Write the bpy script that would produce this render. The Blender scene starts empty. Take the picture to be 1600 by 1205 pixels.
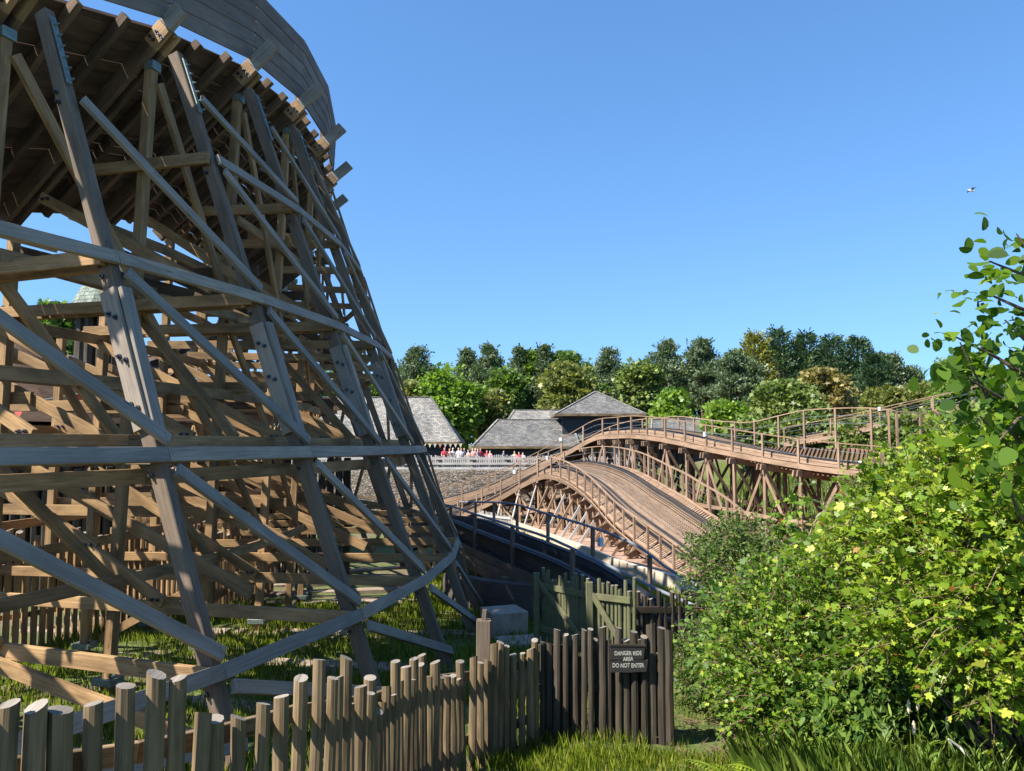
import bpy, math, random
import numpy as np
from mathutils import Vector, Matrix
random.seed(7); RNG = np.random.default_rng(11)
sc = bpy.context.scene; COL = sc.collection
R = math.radians
# ------------------------------------------------------------ camera
F = 1248.7; PITCH = .0737                      # focal length in photo pixels (1600 wide)
cam = bpy.data.cameras.new('camera'); co = bpy.data.objects.new('camera', cam); COL.objects.link(co)
cam.sensor_width = 36; cam.lens = 36*F/1600; cam.clip_end = 3000; cam.clip_start = .05
co.rotation_euler = (math.pi/2+PITCH, 0, 0); sc.camera = co
# ------------------------------------------------------------ light
SUN_AZ, SUN_EL = R(60), R(47)                  # azimuth measured left of straight behind the camera
S = Vector((-math.sin(SUN_AZ)*math.cos(SUN_EL), -math.cos(SUN_AZ)*math.cos(SUN_EL), math.sin(SUN_EL)))
w = bpy.data.worlds.new('World'); sc.world = w; w.use_nodes = True
nt = w.node_tree; bg = nt.nodes['Background']
sky = nt.nodes.new('ShaderNodeTexSky'); sky.sky_type = 'NISHITA'; sky.sun_disc = False
sky.sun_elevation = SUN_EL; sky.sun_rotation = math.pi+SUN_AZ; sky.altitude = 0
sky.air_density = 1.0; sky.dust_density = 0.1; sky.ozone_density = 3.0
wtc = nt.nodes.new('ShaderNodeTexCoord'); wmp = nt.nodes.new('ShaderNodeMapping'); wmp.inputs['Location'].default_value = (0, 0, .17); wmp.inputs['Scale'].default_value = (1, 1, .8)
nt.links.new(wtc.outputs['Generated'], wmp.inputs[0]); nt.links.new(wmp.outputs[0], sky.inputs[0])
hs = nt.nodes.new('ShaderNodeHueSaturation'); hs.inputs['Saturation'].default_value = 1.17; nt.links.new(sky.outputs[0], hs.inputs['Color']); nt.links.new(hs.outputs[0], bg.inputs[0]); bg.inputs[1].default_value = .118
sl = bpy.data.lights.new('sun', 'SUN'); sl.energy = 5.0; sl.angle = R(.53); sl.color = (1, .93, .83)
so = bpy.data.objects.new('sun', sl); COL.objects.link(so); so.rotation_euler = S.to_track_quat('Z', 'Y').to_euler()
sc.view_settings.view_transform = 'Standard'; sc.view_settings.look = 'None'
sc.view_settings.exposure = 1.22; sc.view_settings.gamma = 1
sc.cycles.max_bounces = 6; sc.cycles.transparent_max_bounces = 4
# ------------------------------------------------------------ helpers
def ray(u, v):
    a = (u-800)/F; b = -(v-602.5)/F
    return Vector((a, math.cos(PITCH)-b*math.sin(PITCH), math.sin(PITCH)+b*math.cos(PITCH)))
def at(u, v, Y): r = ray(u, v); return r*(Y/r.y)
def atz(u, v, z): r = ray(u, v); return r*(z/r.z)
def ss(a, b, x):
    t = min(1, max(0, (x-a)/(b-a))); return t*t*(3-2*t)
def lerp(xs, ys, x):
    return float(np.interp(x, xs, ys))
def ground(x, y):
    z = lerp([-3, 0, 9.5, 14, 17, 20, 28, 40], [-1.2, -1.6, -3.6, -3.85, -3.95, -4.2, -4.75, -4.9], y)
    # raised park level behind the stone wall
    if y > 56.4: z = -1.9 + ss(75, 130, y)*1.2
    # meadow bank on the right
    z += ss(7, 22, x-.10*(y-30))*ss(38, 50, y)*(4.9 if y < 56.4 else 2.6)
    z += .05*math.sin(x*1.7+y*.6)*math.cos(y*1.3-x*.4)
    # bushes stand on a slight rise on the right
    z += .5*ss(3.2, 6, x)*(1-ss(9, 14, y))
    return z
class MB:
    def __init__(s): s.v = []; s.f = []; s.uv = []; s.m = []; s.n = 0
    def rid(s): s.n += 1; return 10*random.randint(0, 60)
    def face(s, idx, uv, m=0): s.f.append(idx); s.uv.extend(uv); s.m.append(m)
    def beam(s, p0, p1, wd, ht, up=(0, 0, 1), m=0, ch=None, me=None):
        p0 = Vector(p0); p1 = Vector(p1); x = p1-p0; L = x.length
        if L < 1e-5: return s
        x /= L; up = Vector(up)
        y = up.cross(x)
        if y.length < 1e-4: y = Vector((1, 0, 0)).cross(x)
        y.normalize(); z = x.cross(y)
        if ch is None: ch = min(wd, ht)*.07
        a, b = wd/2, ht/2
        pr = [(a-ch, -b), (a, -b+ch), (a, b-ch), (a-ch, b), (-a+ch, b), (-a, b-ch), (-a, -b+ch), (-a+ch, -b)]
        k = s.rid(); o = random.random()*5; base = len(s.v)
        for q, P in ((0, p0), (1, p1)):
            for (u, v) in pr: s.v.append(P+y*u+z*v)
        per = [0]
        for i in range(8):
            c, d = pr[i], pr[(i+1) % 8]; per.append(per[-1]+math.hypot(c[0]-d[0], c[1]-d[1]))
        for i in range(8):
            j = (i+1) % 8
            s.face((base+i, base+j, base+8+j, base+8+i), ((o, k+2+per[i]), (o, k+2+per[i+1]), (o+L, k+2+per[i+1]), (o+L, k+2+per[i])), m)
        me = m if me is None else me
        s.face(tuple(base+i for i in range(7, -1, -1)), [(o+pr[i][0]*.4, k+5+pr[i][1]) for i in range(7, -1, -1)], me)
        s.face(tuple(base+8+i for i in range(8)), [(o+pr[i][0]*.4, k+5+pr[i][1]) for i in range(8)], me)
        return s
    def box(s, c, sx, sy, sz, rz=0, m=0, ch=None):
        c = Vector(c); d = Vector((math.cos(rz), math.sin(rz), 0))*sx/2
        return s.beam(c-d, c+d, sy, sz, m=m, ch=ch)
    def log(s, p0, p1, r0, r1, n=10, cut=0, m=0, mc=1, seg=4, wob=.0):
        """round timber; cut = slant of the sawn top"""
        p0 = Vector(p0); p1 = Vector(p1); x = (p1-p0); L = x.length; x /= L
        y = Vector((1, 0, 0)).cross(x); y = Vector((0, 1, 0)).cross(x) if y.length < .1 else y
        y.normalize(); z = x.cross(y); k = s.rid(); o = random.random()*5; base = len(s.v); ph = random.random()*6.28
        for q in range(seg+1):
            t = q/seg; r = r0+(r1-r0)*t; off = Vector((random.gauss(0, wob), random.gauss(0, wob), 0)) if 0 < q < seg else Vector()
            for i in range(n):
                a = 2*math.pi*i/n; rr = r*(1+.06*math.sin(2*a+ph)+.03*math.sin(3*a))
                e = cut*math.cos(a+ph)*r if q == seg else 0
                s.v.append(p0+x*(L*t+e)+y*rr*math.cos(a)+z*rr*math.sin(a)+off)
        for q in range(seg):
            for i in range(n):
                j = (i+1) % n; A = base+q*n; c = 2*math.pi*r0/n
                s.face((A+i, A+j, A+n+j, A+n+i), ((o+L*q/seg, k+2+i*c), (o+L*q/seg, k+2+(i+1)*c), (o+L*(q+1)/seg, k+2+(i+1)*c), (o+L*(q+1)/seg, k+2+i*c)), m)
        A = base+seg*n
        s.face(tuple(A+i for i in range(n)), [(o+.03*math.cos(6.28*i/n), k+5+.03*math.sin(6.28*i/n)) for i in range(n)], mc)
        s.face(tuple(base+i for i in range(n-1, -1, -1)), [(0, k+5)]*n, m)
        return s
    def tube(s, pts, rad, n=8, m=0):
        pts = [Vector(p) for p in pts]; rad = rad if hasattr(rad, '__len__') else [rad]*len(pts)
        base = len(s.v); o = 0; k = s.rid(); ref = Vector((.3, .2, 1)).normalized()
        for q, P in enumerate(pts):
            t = (pts[min(q+1, len(pts)-1)]-pts[max(q-1, 0)]).normalized()
            y = ref.cross(t)
            if y.length < .1: y = Vector((1, 0, 0)).cross(t)
            y.normalize(); z = t.cross(y)
            for i in range(n):
                a = 2*math.pi*i/n; s.v.append(P+(y*math.cos(a)+z*math.sin(a))*rad[q])
        for q in range(len(pts)-1):
            L = (pts[q+1]-pts[q]).length
            for i in range(n):
                j = (i+1) % n; A = base+q*n; c = .03
                s.face((A+i, A+j, A+n+j, A+n+i), ((o, k+2+i*c), (o, k+2+(i+1)*c), (o+L, k+2+(i+1)*c), (o+L, k+2+i*c)), m)
            o += L
        s.face(tuple(base+i for i in range(n-1, -1, -1)), [(0, k+5)]*n, m)
        A = base+(len(pts)-1)*n; s.face(tuple(A+i for i in range(n)), [(0, k+5)]*n, m)
        return s
    def poly(s, pts, m=0, uv=None):
        b = len(s.v); s.v.extend(Vector(p) for p in pts)
        s.face(tuple(range(b, b+len(pts))), uv or [(p[0], 2+p[2]*.5) for p in pts], m); return s
    def sweep(s, frames, prof, m=0):
        """frames: (pos, side, up); prof: closed (a,b) outline"""
        n = len(prof); base = len(s.v); o = 0; k = s.rid()
        for (P, y, z) in frames:
            for (a, b) in prof: s.v.append(P+y*a+z*b)
        per = [0]
        for i in range(n): per.append(per[-1]+math.hypot(prof[i][0]-prof[(i+1) % n][0], prof[i][1]-prof[(i+1) % n][1]))
        for q in range(len(frames)-1):
            L = (frames[q+1][0]-frames[q][0]).length
            for i in range(n):
                j = (i+1) % n; A = base+q*n
                s.face((A+i, A+j, A+n+j, A+n+i), ((o, k+2+per[i]), (o, k+2+per[i+1]), (o+L, k+2+per[i+1]), (o+L, k+2+per[i])), m)
            o += L
        s.face(tuple(base+i for i in range(n-1, -1, -1)), [(0, k+5)]*n, m)
        A = base+(len(frames)-1)*n; s.face(tuple(A+i for i in range(n)), [(0, k+5)]*n, m)
        return s
    def build(s, name, mats, parent=None, smooth=False):
        if not isinstance(mats, (list, tuple)): mats = [mats]
        me = bpy.data.meshes.new(name)
        c = sum(s.v, Vector())/max(1, len(s.v))
        lo = min(p.z for p in s.v); c.z = lo
        me.from_pydata([p-c for p in s.v], [], s.f)
        for m_ in mats: me.materials.append(m_)
        uvl = me.uv_layers.new(name='UVMap'); uvl.data.foreach_set('uv', np.array(s.uv, dtype=np.float32).ravel())
        me.polygons.foreach_set('material_index', np.array(s.m, dtype=np.int32))
        if smooth: me.polygons.foreach_set('use_smooth', [True]*len(me.polygons))
        me.update()
        o = bpy.data.objects.new(name, me); COL.objects.link(o)
        if parent is not None:
            o.parent = parent; pw = Vector(); q = parent
            while q is not None: pw += q.location; q = q.parent
            o.location = c-pw
        else: o.location = c
        return o
def tag(o, label=None, cat=None, group=None, kind=None):
    if label: o['label'] = label
    if cat: o['category'] = cat
    if group: o['group'] = group
    if kind: o['kind'] = kind
    return o
def empty(name, loc, label, cat, group=None):
    o = bpy.data.objects.new(name, None); COL.objects.link(o); o.location = loc; o.empty_display_size = .3
    return tag(o, label, cat, group)
# ------------------------------------------------------------ materials
class N:
    def __init__(s, name):
        s.m = bpy.data.materials.new(name); s.m.use_nodes = True; s.t = s.m.node_tree
        s.b = s.t.nodes['Principled BSDF']; s.out = s.t.nodes['Material Output']
    def n(s, typ, **kw):
        x = s.t.nodes.new(typ)
        for k, v in kw.items():
            if k.startswith('i_'): x.inputs[int(k[2:]) if k[2:].isdigit() else k[2:]].default_value = v
            else: setattr(x, k, v)
        return x
    def l(s, a, b): s.t.links.new(a, b); return s
    def math(s, op, a, b=None):
        x = s.n('ShaderNodeMath', operation=op)
        for i, q in enumerate((a, b)):
            if q is None: continue
            if isinstance(q, (int, float)): x.inputs[i].default_value = q
            else: s.l(q, x.inputs[i])
        return x.outputs[0]
    def ramp(s, fac, stops):
        x = s.n('ShaderNodeValToRGB'); e = x.color_ramp.elements
        while len(e) < len(stops): e.new(.5)
        for q, (p, c) in zip(e, stops): q.position = p; q.color = (*c, 1)
        s.l(fac, x.inputs[0]); return x.outputs[0]
    def mix(s, fac, a, b, blend='MIX'):
        x = s.n('ShaderNodeMix', data_type='RGBA', blend_type=blend)
        for q, i in ((fac, 0), (a, 6), (b, 7)):
            if isinstance(q, (int, float)): x.inputs[i].default_value = q
            elif isinstance(q, tuple): x.inputs[i].default_value = (*q, 1)
            else: s.l(q, x.inputs[i])
        return x.outputs[2]
    def noise(s, vec, scale, detail=3, rough=.5, dist=0):
        x = s.n('ShaderNodeTexNoise'); x.inputs['Scale'].default_value = scale; x.inputs['Detail'].default_value = detail
        x.inputs['Roughness'].default_value = rough; x.inputs['Distortion'].default_value = dist
        if vec is not None: s.l(vec, x.inputs['Vector'])
        return x.outputs[0]
    def bump(s, h, strength=.3, dist=.01):
        x = s.n('ShaderNodeBump'); x.inputs['Strength'].default_value = strength; x.inputs['Distance'].default_value = dist
        s.l(h, x.inputs['Height']); s.l(x.outputs[0], s.b.inputs['Normal'])
def wood(name, dark, mid, light, var=.35, tint=None, rough=.8, bump=.5, moss=None, stain=.24, gain=1):
    g = N(name); uv = g.n('ShaderNodeUVMap'); sep = g.n('ShaderNodeSeparateXYZ'); g.l(uv.outputs[0], sep.inputs[0])
    u, v = sep.outputs[0], sep.outputs[1]
    kid = g.math('FLOOR', g.math('DIVIDE', v, 10.0))
    wn = g.n('ShaderNodeTexWhiteNoise', noise_dimensions='1D'); g.l(kid, wn.inputs['W'])
    def vec(su, sv):
        c = g.n('ShaderNodeCombineXYZ'); g.l(g.math('MULTIPLY', u, su), c.inputs[0]); g.l(g.math('MULTIPLY', v, sv), c.inputs[1]); g.l(kid, c.inputs[2]); return c.outputs[0]
    fine = g.noise(vec(1.6, 120), 1, 3, .65)
    band = g.noise(vec(.28, 7), 1, 1.2, .5, .15)
    bands = g.math('FRACT', g.math('MULTIPLY', band, 9.0))
    ring = g.math('ABSOLUTE', g.math('SUBTRACT', bands, .5))
    blotch = g.noise(vec(1.1, 3.5), 1, 4, .6)
    h = g.math('ADD', g.math('MULTIPLY', fine, .72), g.math('MULTIPLY', ring, .30))
    col = g.ramp(h, [(.08, dark), (.45, mid), (.92, light)])
    col = g.mix(g.math('MULTIPLY', g.math('GREATER_THAN', blotch, .56), 0.0), col, dark)
    sf = g.ramp(blotch, [(.35, (1-stain,)*3), (.62, (1.08,)*3)])
    col = g.mix(1.0, col, sf, 'MULTIPLY')
    # knots
    vo = g.n('ShaderNodeTexVoronoi'); vo.inputs['Scale'].default_value = 1; g.l(vec(1.3, 7), vo.inputs['Vector'])
    kn = g.ramp(vo.outputs['Distance'], [(.04, (.3, .3, .3)), (.10, (1, 1, 1))])
    col = g.mix(.8, col, kn, 'MULTIPLY')
    cr = g.noise(vec(.5, 60), 1, 2, .5)
    crack = g.ramp(cr, [(.27, (.2, .2, .2)), (.31, (1, 1, 1))])
    col = g.mix(.55, col, crack, 'MULTIPLY')
    if tint: col = g.mix(g.math('MULTIPLY', wn.outputs[0], .75), col, g.mix(1.0, col, tint, 'MULTIPLY'))
    hv = g.n('ShaderNodeHueSaturation'); g.l(col, hv.inputs['Color'])
    g.l(g.math('ADD', 1-var/2, g.math('MULTIPLY', wn.outputs[0], var)), hv.inputs['Value'])
    col = hv.outputs[0]
    if moss:
        tc = g.n('ShaderNodeTexCoord'); mo = g.noise(tc.outputs['Object'], 3.5, 4, .6)
        col = g.mix(g.ramp(mo, [(.42, (0, 0, 0)), (.62, (.8, .8, .8))]), col, moss)
    g.l(col, g.b.inputs['Base Color']); g.b.inputs['Roughness'].default_value = rough
    g.b.inputs['Specular IOR Level'].default_value = .3
    g.bump(g.math('ADD', h, g.math('MULTIPLY', g.math('SUBTRACT', cr, .3), 1.0)), bump, .006)
    return g.m
def plain(name, c, rough=.6, metal=0, var=.2, scale=8, bump=0, c2=None):
    g = N(name); tc = g.n('ShaderNodeTexCoord'); no = g.noise(tc.outputs['Object'], scale, 5, .6)
    a = tuple(x*(1-var) for x in c); b = c2 or tuple(min(1, x*(1+var)) for x in c)
    g.l(g.ramp(no, [(.3, a), (.7, b)]), g.b.inputs['Base Color'])
    g.b.inputs['Roughness'].default_value = rough; g.b.inputs['Metallic'].default_value = metal
    if bump: g.bump(no, bump, .02)
    return g.m
def leafmat(name, c1, c2, c3=None, trans=.45, gloss=.35, rough=.45):
    g = N(name); geo = g.n('ShaderNodeNewGeometry')
    st = [(0, c1), (.8, c2)] + ([(1, c3)] if c3 else [])
    col = g.ramp(geo.outputs['Random Per Island'], st)
    g.l(col, g.b.inputs['Base Color']); g.b.inputs['Roughness'].default_value = rough; g.b.inputs['Specular IOR Level'].default_value = gloss
    tr = g.n('ShaderNodeBsdfTranslucent'); tcol = g.mix(1.0, col, (1.25, 1.35, .55), 'MULTIPLY'); g.l(tcol, tr.inputs[0])
    mx = g.n('ShaderNodeMixShader'); mx.inputs[0].default_value = trans
    g.l(g.b.outputs[0], mx.inputs[1]); g.l(tr.outputs[0], mx.inputs[2]); g.l(mx.outputs[0], g.out.inputs[0])
    return g.m
M = {}
M['grey'] = wood('weathered_grey_timber', (.13, .112, .09), (.275, .243, .205), (.40, .365, .32), var=.4, tint=(1.0, .85, .70))
M['post'] = wood('weathered_brown_post', (.065, .047, .032), (.165, .122, .085), (.29, .23, .17), var=.4, tint=(.85, .85, .86))
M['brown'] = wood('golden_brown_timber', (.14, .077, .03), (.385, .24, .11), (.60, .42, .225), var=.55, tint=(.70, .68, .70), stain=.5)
M['deckwood'] = wood('deck_timber', (.028, .017, .010), (.085, .05, .028), (.15, .095, .055), var=.5, stain=.5)  # deck boards darkened: shade of the underside put into the colour
M['darkbrown'] = wood('dark_inner_timber', (.04, .024, .013), (.125, .078, .043), (.22, .15, .09), var=.6, stain=.5)  # inner timber tone; on track beams and joists it is painted shade
M['screen'] = wood('screen_timber', (.085, .068, .055), (.17, .138, .115), (.25, .21, .18), var=.35)
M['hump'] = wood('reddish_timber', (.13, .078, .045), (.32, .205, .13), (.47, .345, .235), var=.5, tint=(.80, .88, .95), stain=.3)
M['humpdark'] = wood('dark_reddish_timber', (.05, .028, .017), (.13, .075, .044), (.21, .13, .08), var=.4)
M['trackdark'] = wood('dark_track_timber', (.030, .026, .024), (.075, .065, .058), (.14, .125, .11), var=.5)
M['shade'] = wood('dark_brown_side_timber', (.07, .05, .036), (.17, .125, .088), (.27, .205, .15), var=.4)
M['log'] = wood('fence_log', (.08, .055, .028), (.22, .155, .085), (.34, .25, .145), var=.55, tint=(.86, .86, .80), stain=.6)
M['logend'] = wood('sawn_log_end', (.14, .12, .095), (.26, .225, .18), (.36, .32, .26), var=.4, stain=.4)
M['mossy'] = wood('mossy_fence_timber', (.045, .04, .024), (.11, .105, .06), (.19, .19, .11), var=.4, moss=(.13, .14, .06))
M['dklog'] = wood('dark_fence_log', (.022, .017, .012), (.062, .049, .034), (.12, .097, .072), var=.7, stain=.5)  # dark weathered logs, darkened further to paint in shade at the gate bay
M['whitewood'] = wood('pale_weathered_timber', (.26, .24, .22), (.42, .40, .375), (.55, .53, .50), var=.25)
M['darkwall'] = wood('black_stained_boards', (.018, .02, .024), (.035, .04, .046), (.06, .066, .072), var=.4)
M['bolt'] = plain('bolt_steel', (.09, .09, .10), .45, .8, .3, 40)
M['steel'] = plain('galvanised_bracket', (.16, .20, .18), .5, .5, .3, 15)
M['rail'] = plain('black_running_rail', (.014, .014, .016), .75, .0, .4, 6)
M['pipe'] = plain('grey_handrail', (.15, .17, .20), .7, .0, .25, 5)
M['plate'] = plain('pale_box', (.55, .62, .66), .5, 0, .1, 5)
M['concrete'] = plain('concrete', (.27, .21, .155), .9, 0, .3, 4, .6)
M['bark'] = plain('bark', (.09, .065, .045), .9, 0, .4, 12, .8)
M['twig'] = plain('twig', (.16, .10, .065), .8, 0, .4, 20)
# ------------------------------------------------------------ terrain
def build_ground():
    xs = sorted(set([-900, -500, -300, -180, -120]+list(range(-90, -20, 4))+[x*.5 for x in range(-40, 61)]+list(range(32, 90, 4))+[120, 180, 300, 500, 900]))
    ys = sorted(set([-40, -20, -10, -5]+[y*.5 for y in range(-6, 70)]+list(range(35, 56, 2))+[56.15, 56.45, 57.5]+list(range(60, 140, 4))+[160, 220, 320, 500, 900, 1500]))
    v = [(x, y, ground(x, y)) for y in ys for x in xs]; nx = len(xs)
    f = [(j*nx+i, j*nx+i+1, (j+1)*nx+i+1, (j+1)*nx+i) for j in range(len(ys)-1) for i in range(nx-1)]
    me = bpy.data.meshes.new('ground'); me.from_pydata(v, [], f); me.polygons.foreach_set('use_smooth', [True]*len(f))
    g = N('grassy_soil'); tc = g.n('ShaderNodeTexCoord')
    a = g.noise(tc.outputs['Object'], .45, 5, .6); b = g.noise(tc.outputs['Object'], 9, 4, .7)
    gr = g.ramp(b, [(.3, (.045, .065, .014)), (.7, (.12, .155, .03))])
    so_ = g.ramp(b, [(.3, (.07, .052, .03)), (.7, (.21, .165, .095))])
    g.l(g.mix(g.ramp(a, [(.50, (0, 0, 0)), (.60, (1, 1, 1))]), gr, so_), g.b.inputs['Base Color']); g.b.inputs['Roughness'].default_value = .95
    g.bump(b, .8, .05); me.materials.append(g.m)
    o = bpy.data.objects.new('ground', me); COL.objects.link(o)
    tag(o, 'uneven grassy ground with bare soil patches under the coaster', 'ground', kind='structure')
build_ground()
# ------------------------------------------------------------ the big curved trestle
CX, CY, RAD, T0, DT = -27.3293, 17.9007, 26.0805, -.3691, .1128
LV = {1: -2.35, 2: -.11, 3: 2.15, 4: 4.34}
HX = [-4, -3, -2, -1, 0, 1, 2, 3, 4, 5, 6, 7, 8, 9, 10, 11, 12, 13, 14, 15, 16]
HZ = [1.7, 2.3, 3.0, 3.8, 4.55, 5.38, 6.12, 6.7, 7.06, 7.2, 7.15, 7.0, 6.7, 6.2, 5.7, 5.2, 4.7, 4.2, 3.8, 3.4, 3.0]
def H(i): return lerp(HX, HZ, i)
def pos(i, off, z, tau=0):
    a = T0+DT*(i-1); r = RAD+off
    return Vector((CX+math.cos(a)*r-math.sin(a)*tau, CY+math.sin(a)*r+math.cos(a)*tau, z))
def out(i): a = T0+DT*(i-1); return Vector((math.cos(a), math.sin(a), 0))
def tan(i): a = T0+DT*(i-1); return Vector((-math.sin(a), math.cos(a), 0))
def boff(z): return -.37*(z+2.35)
LEAN = Vector((-.37, 1)).normalized()
def leanup(i): return out(i)*LEAN.x+Vector((0, 0, LEAN.y))
def bolts(mb, P, nrm, up, k=2, gap=.12, r=.019, m=1):
    for q in range(k):
        c = P+up*(q-(k-1)/2)*gap
        mb.tube([c, c+nrm*.022], r*1.5, 6, m); mb.tube([c+nrm*.02, c+nrm*.055], r*.75, 6, m)
def tower():
    base = pos(4, -3, -4.3)
    T = empty('roller_coaster_turn', base, 'tall banked roller coaster curve carried on raking grey timber posts with criss-cross braces', 'roller coaster')
    BE = 43.2; cb, sb = math.cos(R(BE)), math.sin(R(BE))
    def bk(i, s, nn=0, tau=0):                 # point on the banked deck plane
        return pos(i, -3.56+s*cb-nn*sb, H(i)+.05+s*sb+nn*cb, tau)
    def dk(i): return out(i)*cb+Vector((0, 0, sb))
    def dn(i): return -out(i)*sb+Vector((0, 0, cb))
    G = M['grey']; B = M['brown']; BT = M['bolt']
    for i in range(0, 16):
        near = 0 <= i <= 4; o = out(i); t = tan(i); gz = lambda off: ground(*pos(i, off, 0)[:2])
        zb = gz(.5)-.15
        # raking outer post
        top = H(i)-.03; m = MB()
        m.beam(pos(i, boff(zb)-.15, zb), pos(i, boff(top)-.17, top), .14, .19, up=-t.cross(leanup(i)))
        for k in (1, 2, 3, 4):
            if LV[k] < top-.6: bolts(m, pos(i, boff(LV[k])-.15, LV[k]-.16, -.08), -t, leanup(i), 2, .14)
        m.build('raking_post', [M['post'], BT], T)
        if near:
            a, b_ = LV[2]+.28, LV[3]-.40
            for side in (0, 1):                      # splice boards bolted over the joint of the raking post
                m = MB()
                if side == 0:
                    m.beam(pos(i, boff(a)-.16, a, -.1), pos(i, boff(b_)-.16, b_, -.1), .05, .22, up=-t.cross(leanup(i)))
                    for zz in (a+.25, (a+b_)/2, b_-.3):
                        for q in (-.05, .05): bolts(m, pos(i, boff(zz)-.16+q, zz-q*.4, -.124), -t, leanup(i), 1, r=.022)
                else: m.beam(pos(i, boff(a)-.015, a-.05, .0), pos(i, boff(b_)-.015, b_+.04, .0), .15, .06, up=-t.cross(leanup(i)))
                m.build('splice_board', [G, BT], T)
            # steel strap on top of the post
            m = MB(); m.beam(pos(i, boff(top-1.0)-.02, top-1.0, -.03), pos(i, boff(top-.1)-.02, top-.1, -.03), .07, .02, up=o)
            for q in range(6): bolts(m, pos(i, boff(top-1+.16*q)-.0, top-.95+.15*q, -.03), o, Vector((0, 0, 1)), 1, r=.012, m=0)
            m.build('steel_strap', [M['steel']], T)
        # inner posts
        for (o0, o1, zt, nm) in ((-4.12, -3.72, H(i)-.12, 'inner_post'), (-6.45, -6.25, H(i)-2.55, 'inner_post'), (-8.7, -8.6, min(2.3, H(i)-2.6), 'rear_post')):
            zg = ground(*pos(i, o0, 0)[:2])-.1; m = MB()
            m.beam(pos(i, o0, zg), pos(i, o1, zt), .15, .15, up=o)
            for k in (1, 2, 3, 4):
                if LV[k] < zt-.4:
                    f = (LV[k]-zg)/(zt-zg); bolts(m, pos(i, o0+(o1-o0)*f, LV[k], -.1), -t, Vector((0, 0, 1)), 2, .13)
            m.build(nm, [B, BT], T)
        # radial beams, one each side of the posts
        for k in (1, 2, 3, 4):
            z = LV[k]-.02
            if z > H(i)-1.2 or z < zb+.4: continue
            inn = -8.9 if k < 3 else (-6.6 if k == 3 else -4.6)
            m = MB(); m.beam(pos(i, boff(z)-.06, z, -.15), pos(i, inn, z+random.uniform(-.03, .03), -.15), .07, .175)
            m.build('radial_beam', [B if k != 2 else M['post'], BT], T)
            if k == 3 and i < 4:
                m = MB(); m.beam(pos(i, boff(z)-.3, z+.02, .15), pos(i, inn, z, .15), .075, .2); m.build('radial_beam', [B], T)
        for z, a_, b_ in ((1.05, -3.4, -6.6), (3.25, -3.6, -6.5), (-1.25, -3.9, -8.8), (.75, -6.2, -8.8), (5.2, -3.8, -5.3)):
            if i < 0 or z > H(i)+.94*(b_+3.56)-.25 or (i < 3 and z in (1.05, -1.25)): continue
            m = MB(); m.beam(pos(i, a_+.3, z, .14), pos(i, b_, z+random.uniform(-.06, .06), .14), .07, .2); m.build('inner_beam', [M['darkbrown'] if random.random() < .6 else B], T)
        if i >= 2:
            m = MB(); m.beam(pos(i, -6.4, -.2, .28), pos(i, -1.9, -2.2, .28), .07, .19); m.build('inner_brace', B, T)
            m = MB(); m.beam(pos(i, -6.4, min(4.2, H(i)-2.9), .2), pos(i, -3.0, 2.3, .2), .07, .18); m.build('inner_brace', M['darkbrown'], T)
            m = MB(); m.beam(pos(i, -8.6, 1.9, .2), pos(i, -4.3, .0, .2), .07, .18); m.build('inner_brace', B, T)
        # panel diagonals inside the bent
        D = [(-6.6, LV[3]-.1, -2.6, .1), (-6.3, -.4, -3.0, -2.3)]
        if i % 2 == 0: D += [(-8.5, LV[2]+.55, -4.2, -1.55)]
        if i in (0, 1): D += [(-4.3, -2.3, -.05, zb+.5)]
        if i > 5 or i == 0: D += [(-8.6, -2.3, -5.0, zb+.35)]
        if H(i) > 5: D += [(-5.5, min(4.3, H(i)-2.2), -2.35, LV[3]+.15)]
        for (a, za, b_, zb_) in (D if i >= 0 else ()):
            m = MB(); tt = random.choice((-.24, -.23)); m.beam(pos(i, a, za, tt), pos(i, b_, zb_, tt), .07, .165)
            bolts(m, pos(i, a+.12, za-.05, tt-.04), -t, o, 2, .1); bolts(m, pos(i, b_-.12, zb_+.05, tt-.04), -t, o, 2, .1)
            m.build('bent_diagonal', [B, BT], T)
        for (a, za, b_, zb_) in ([(-3.9, LV[1], -6.3, zb+.35)] if i % 2 else [(-2.2, .1, -4.0, LV[3]-.1)]):
            m = MB(); m.beam(pos(i, a, za, .23), pos(i, b_, zb_, .23), .07, .15); m.build('counter_brace', [B], T)
        # banked cross beam, shade painted on its inboard part, with projecting plank
        m = MB()
        for tau in (-.1, .1): m.beam(bk(i, -3.9, .15, tau), bk(i, -.02, .15, tau), .09, .3, up=dn(i), m=2); m.beam(bk(i, -.02, .15, tau), bk(i, .36, .15, tau), .09, .3, up=dn(i))
        bolts(m, bk(i, .2, .08, -.145), -t, dn(i), 3, .09); bolts(m, bk(i, .08, .16, -.145), -t, dn(i), 2, .1)
        m.build('track_beam', [M['brown'], BT, M['darkbrown']], T)
        m = MB(); e = (.95 if i >= 3 else .72)
        m.beam(bk(i, .37, .15, -.09), bk(i, e, .15, -.09), .1, .27, up=dn(i)); m.build('outrigger_plank', G, T)
        m = MB(); m.box(bk(i, -.25, -.06, -.0), .16, .2, .14, rz=T0+DT*(i-1)); m.build('steel_bracket', M['steel'], T)
        # footing
        m = MB(); g0 = gz(-.5)
        m.beam(pos(i, .75, g0-.06), pos(i, -9.2, ground(*pos(i, -9.2, 0)[:2])-.06), .4, .26, ch=.02); m.build('concrete_footing', M['concrete'], T)
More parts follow.
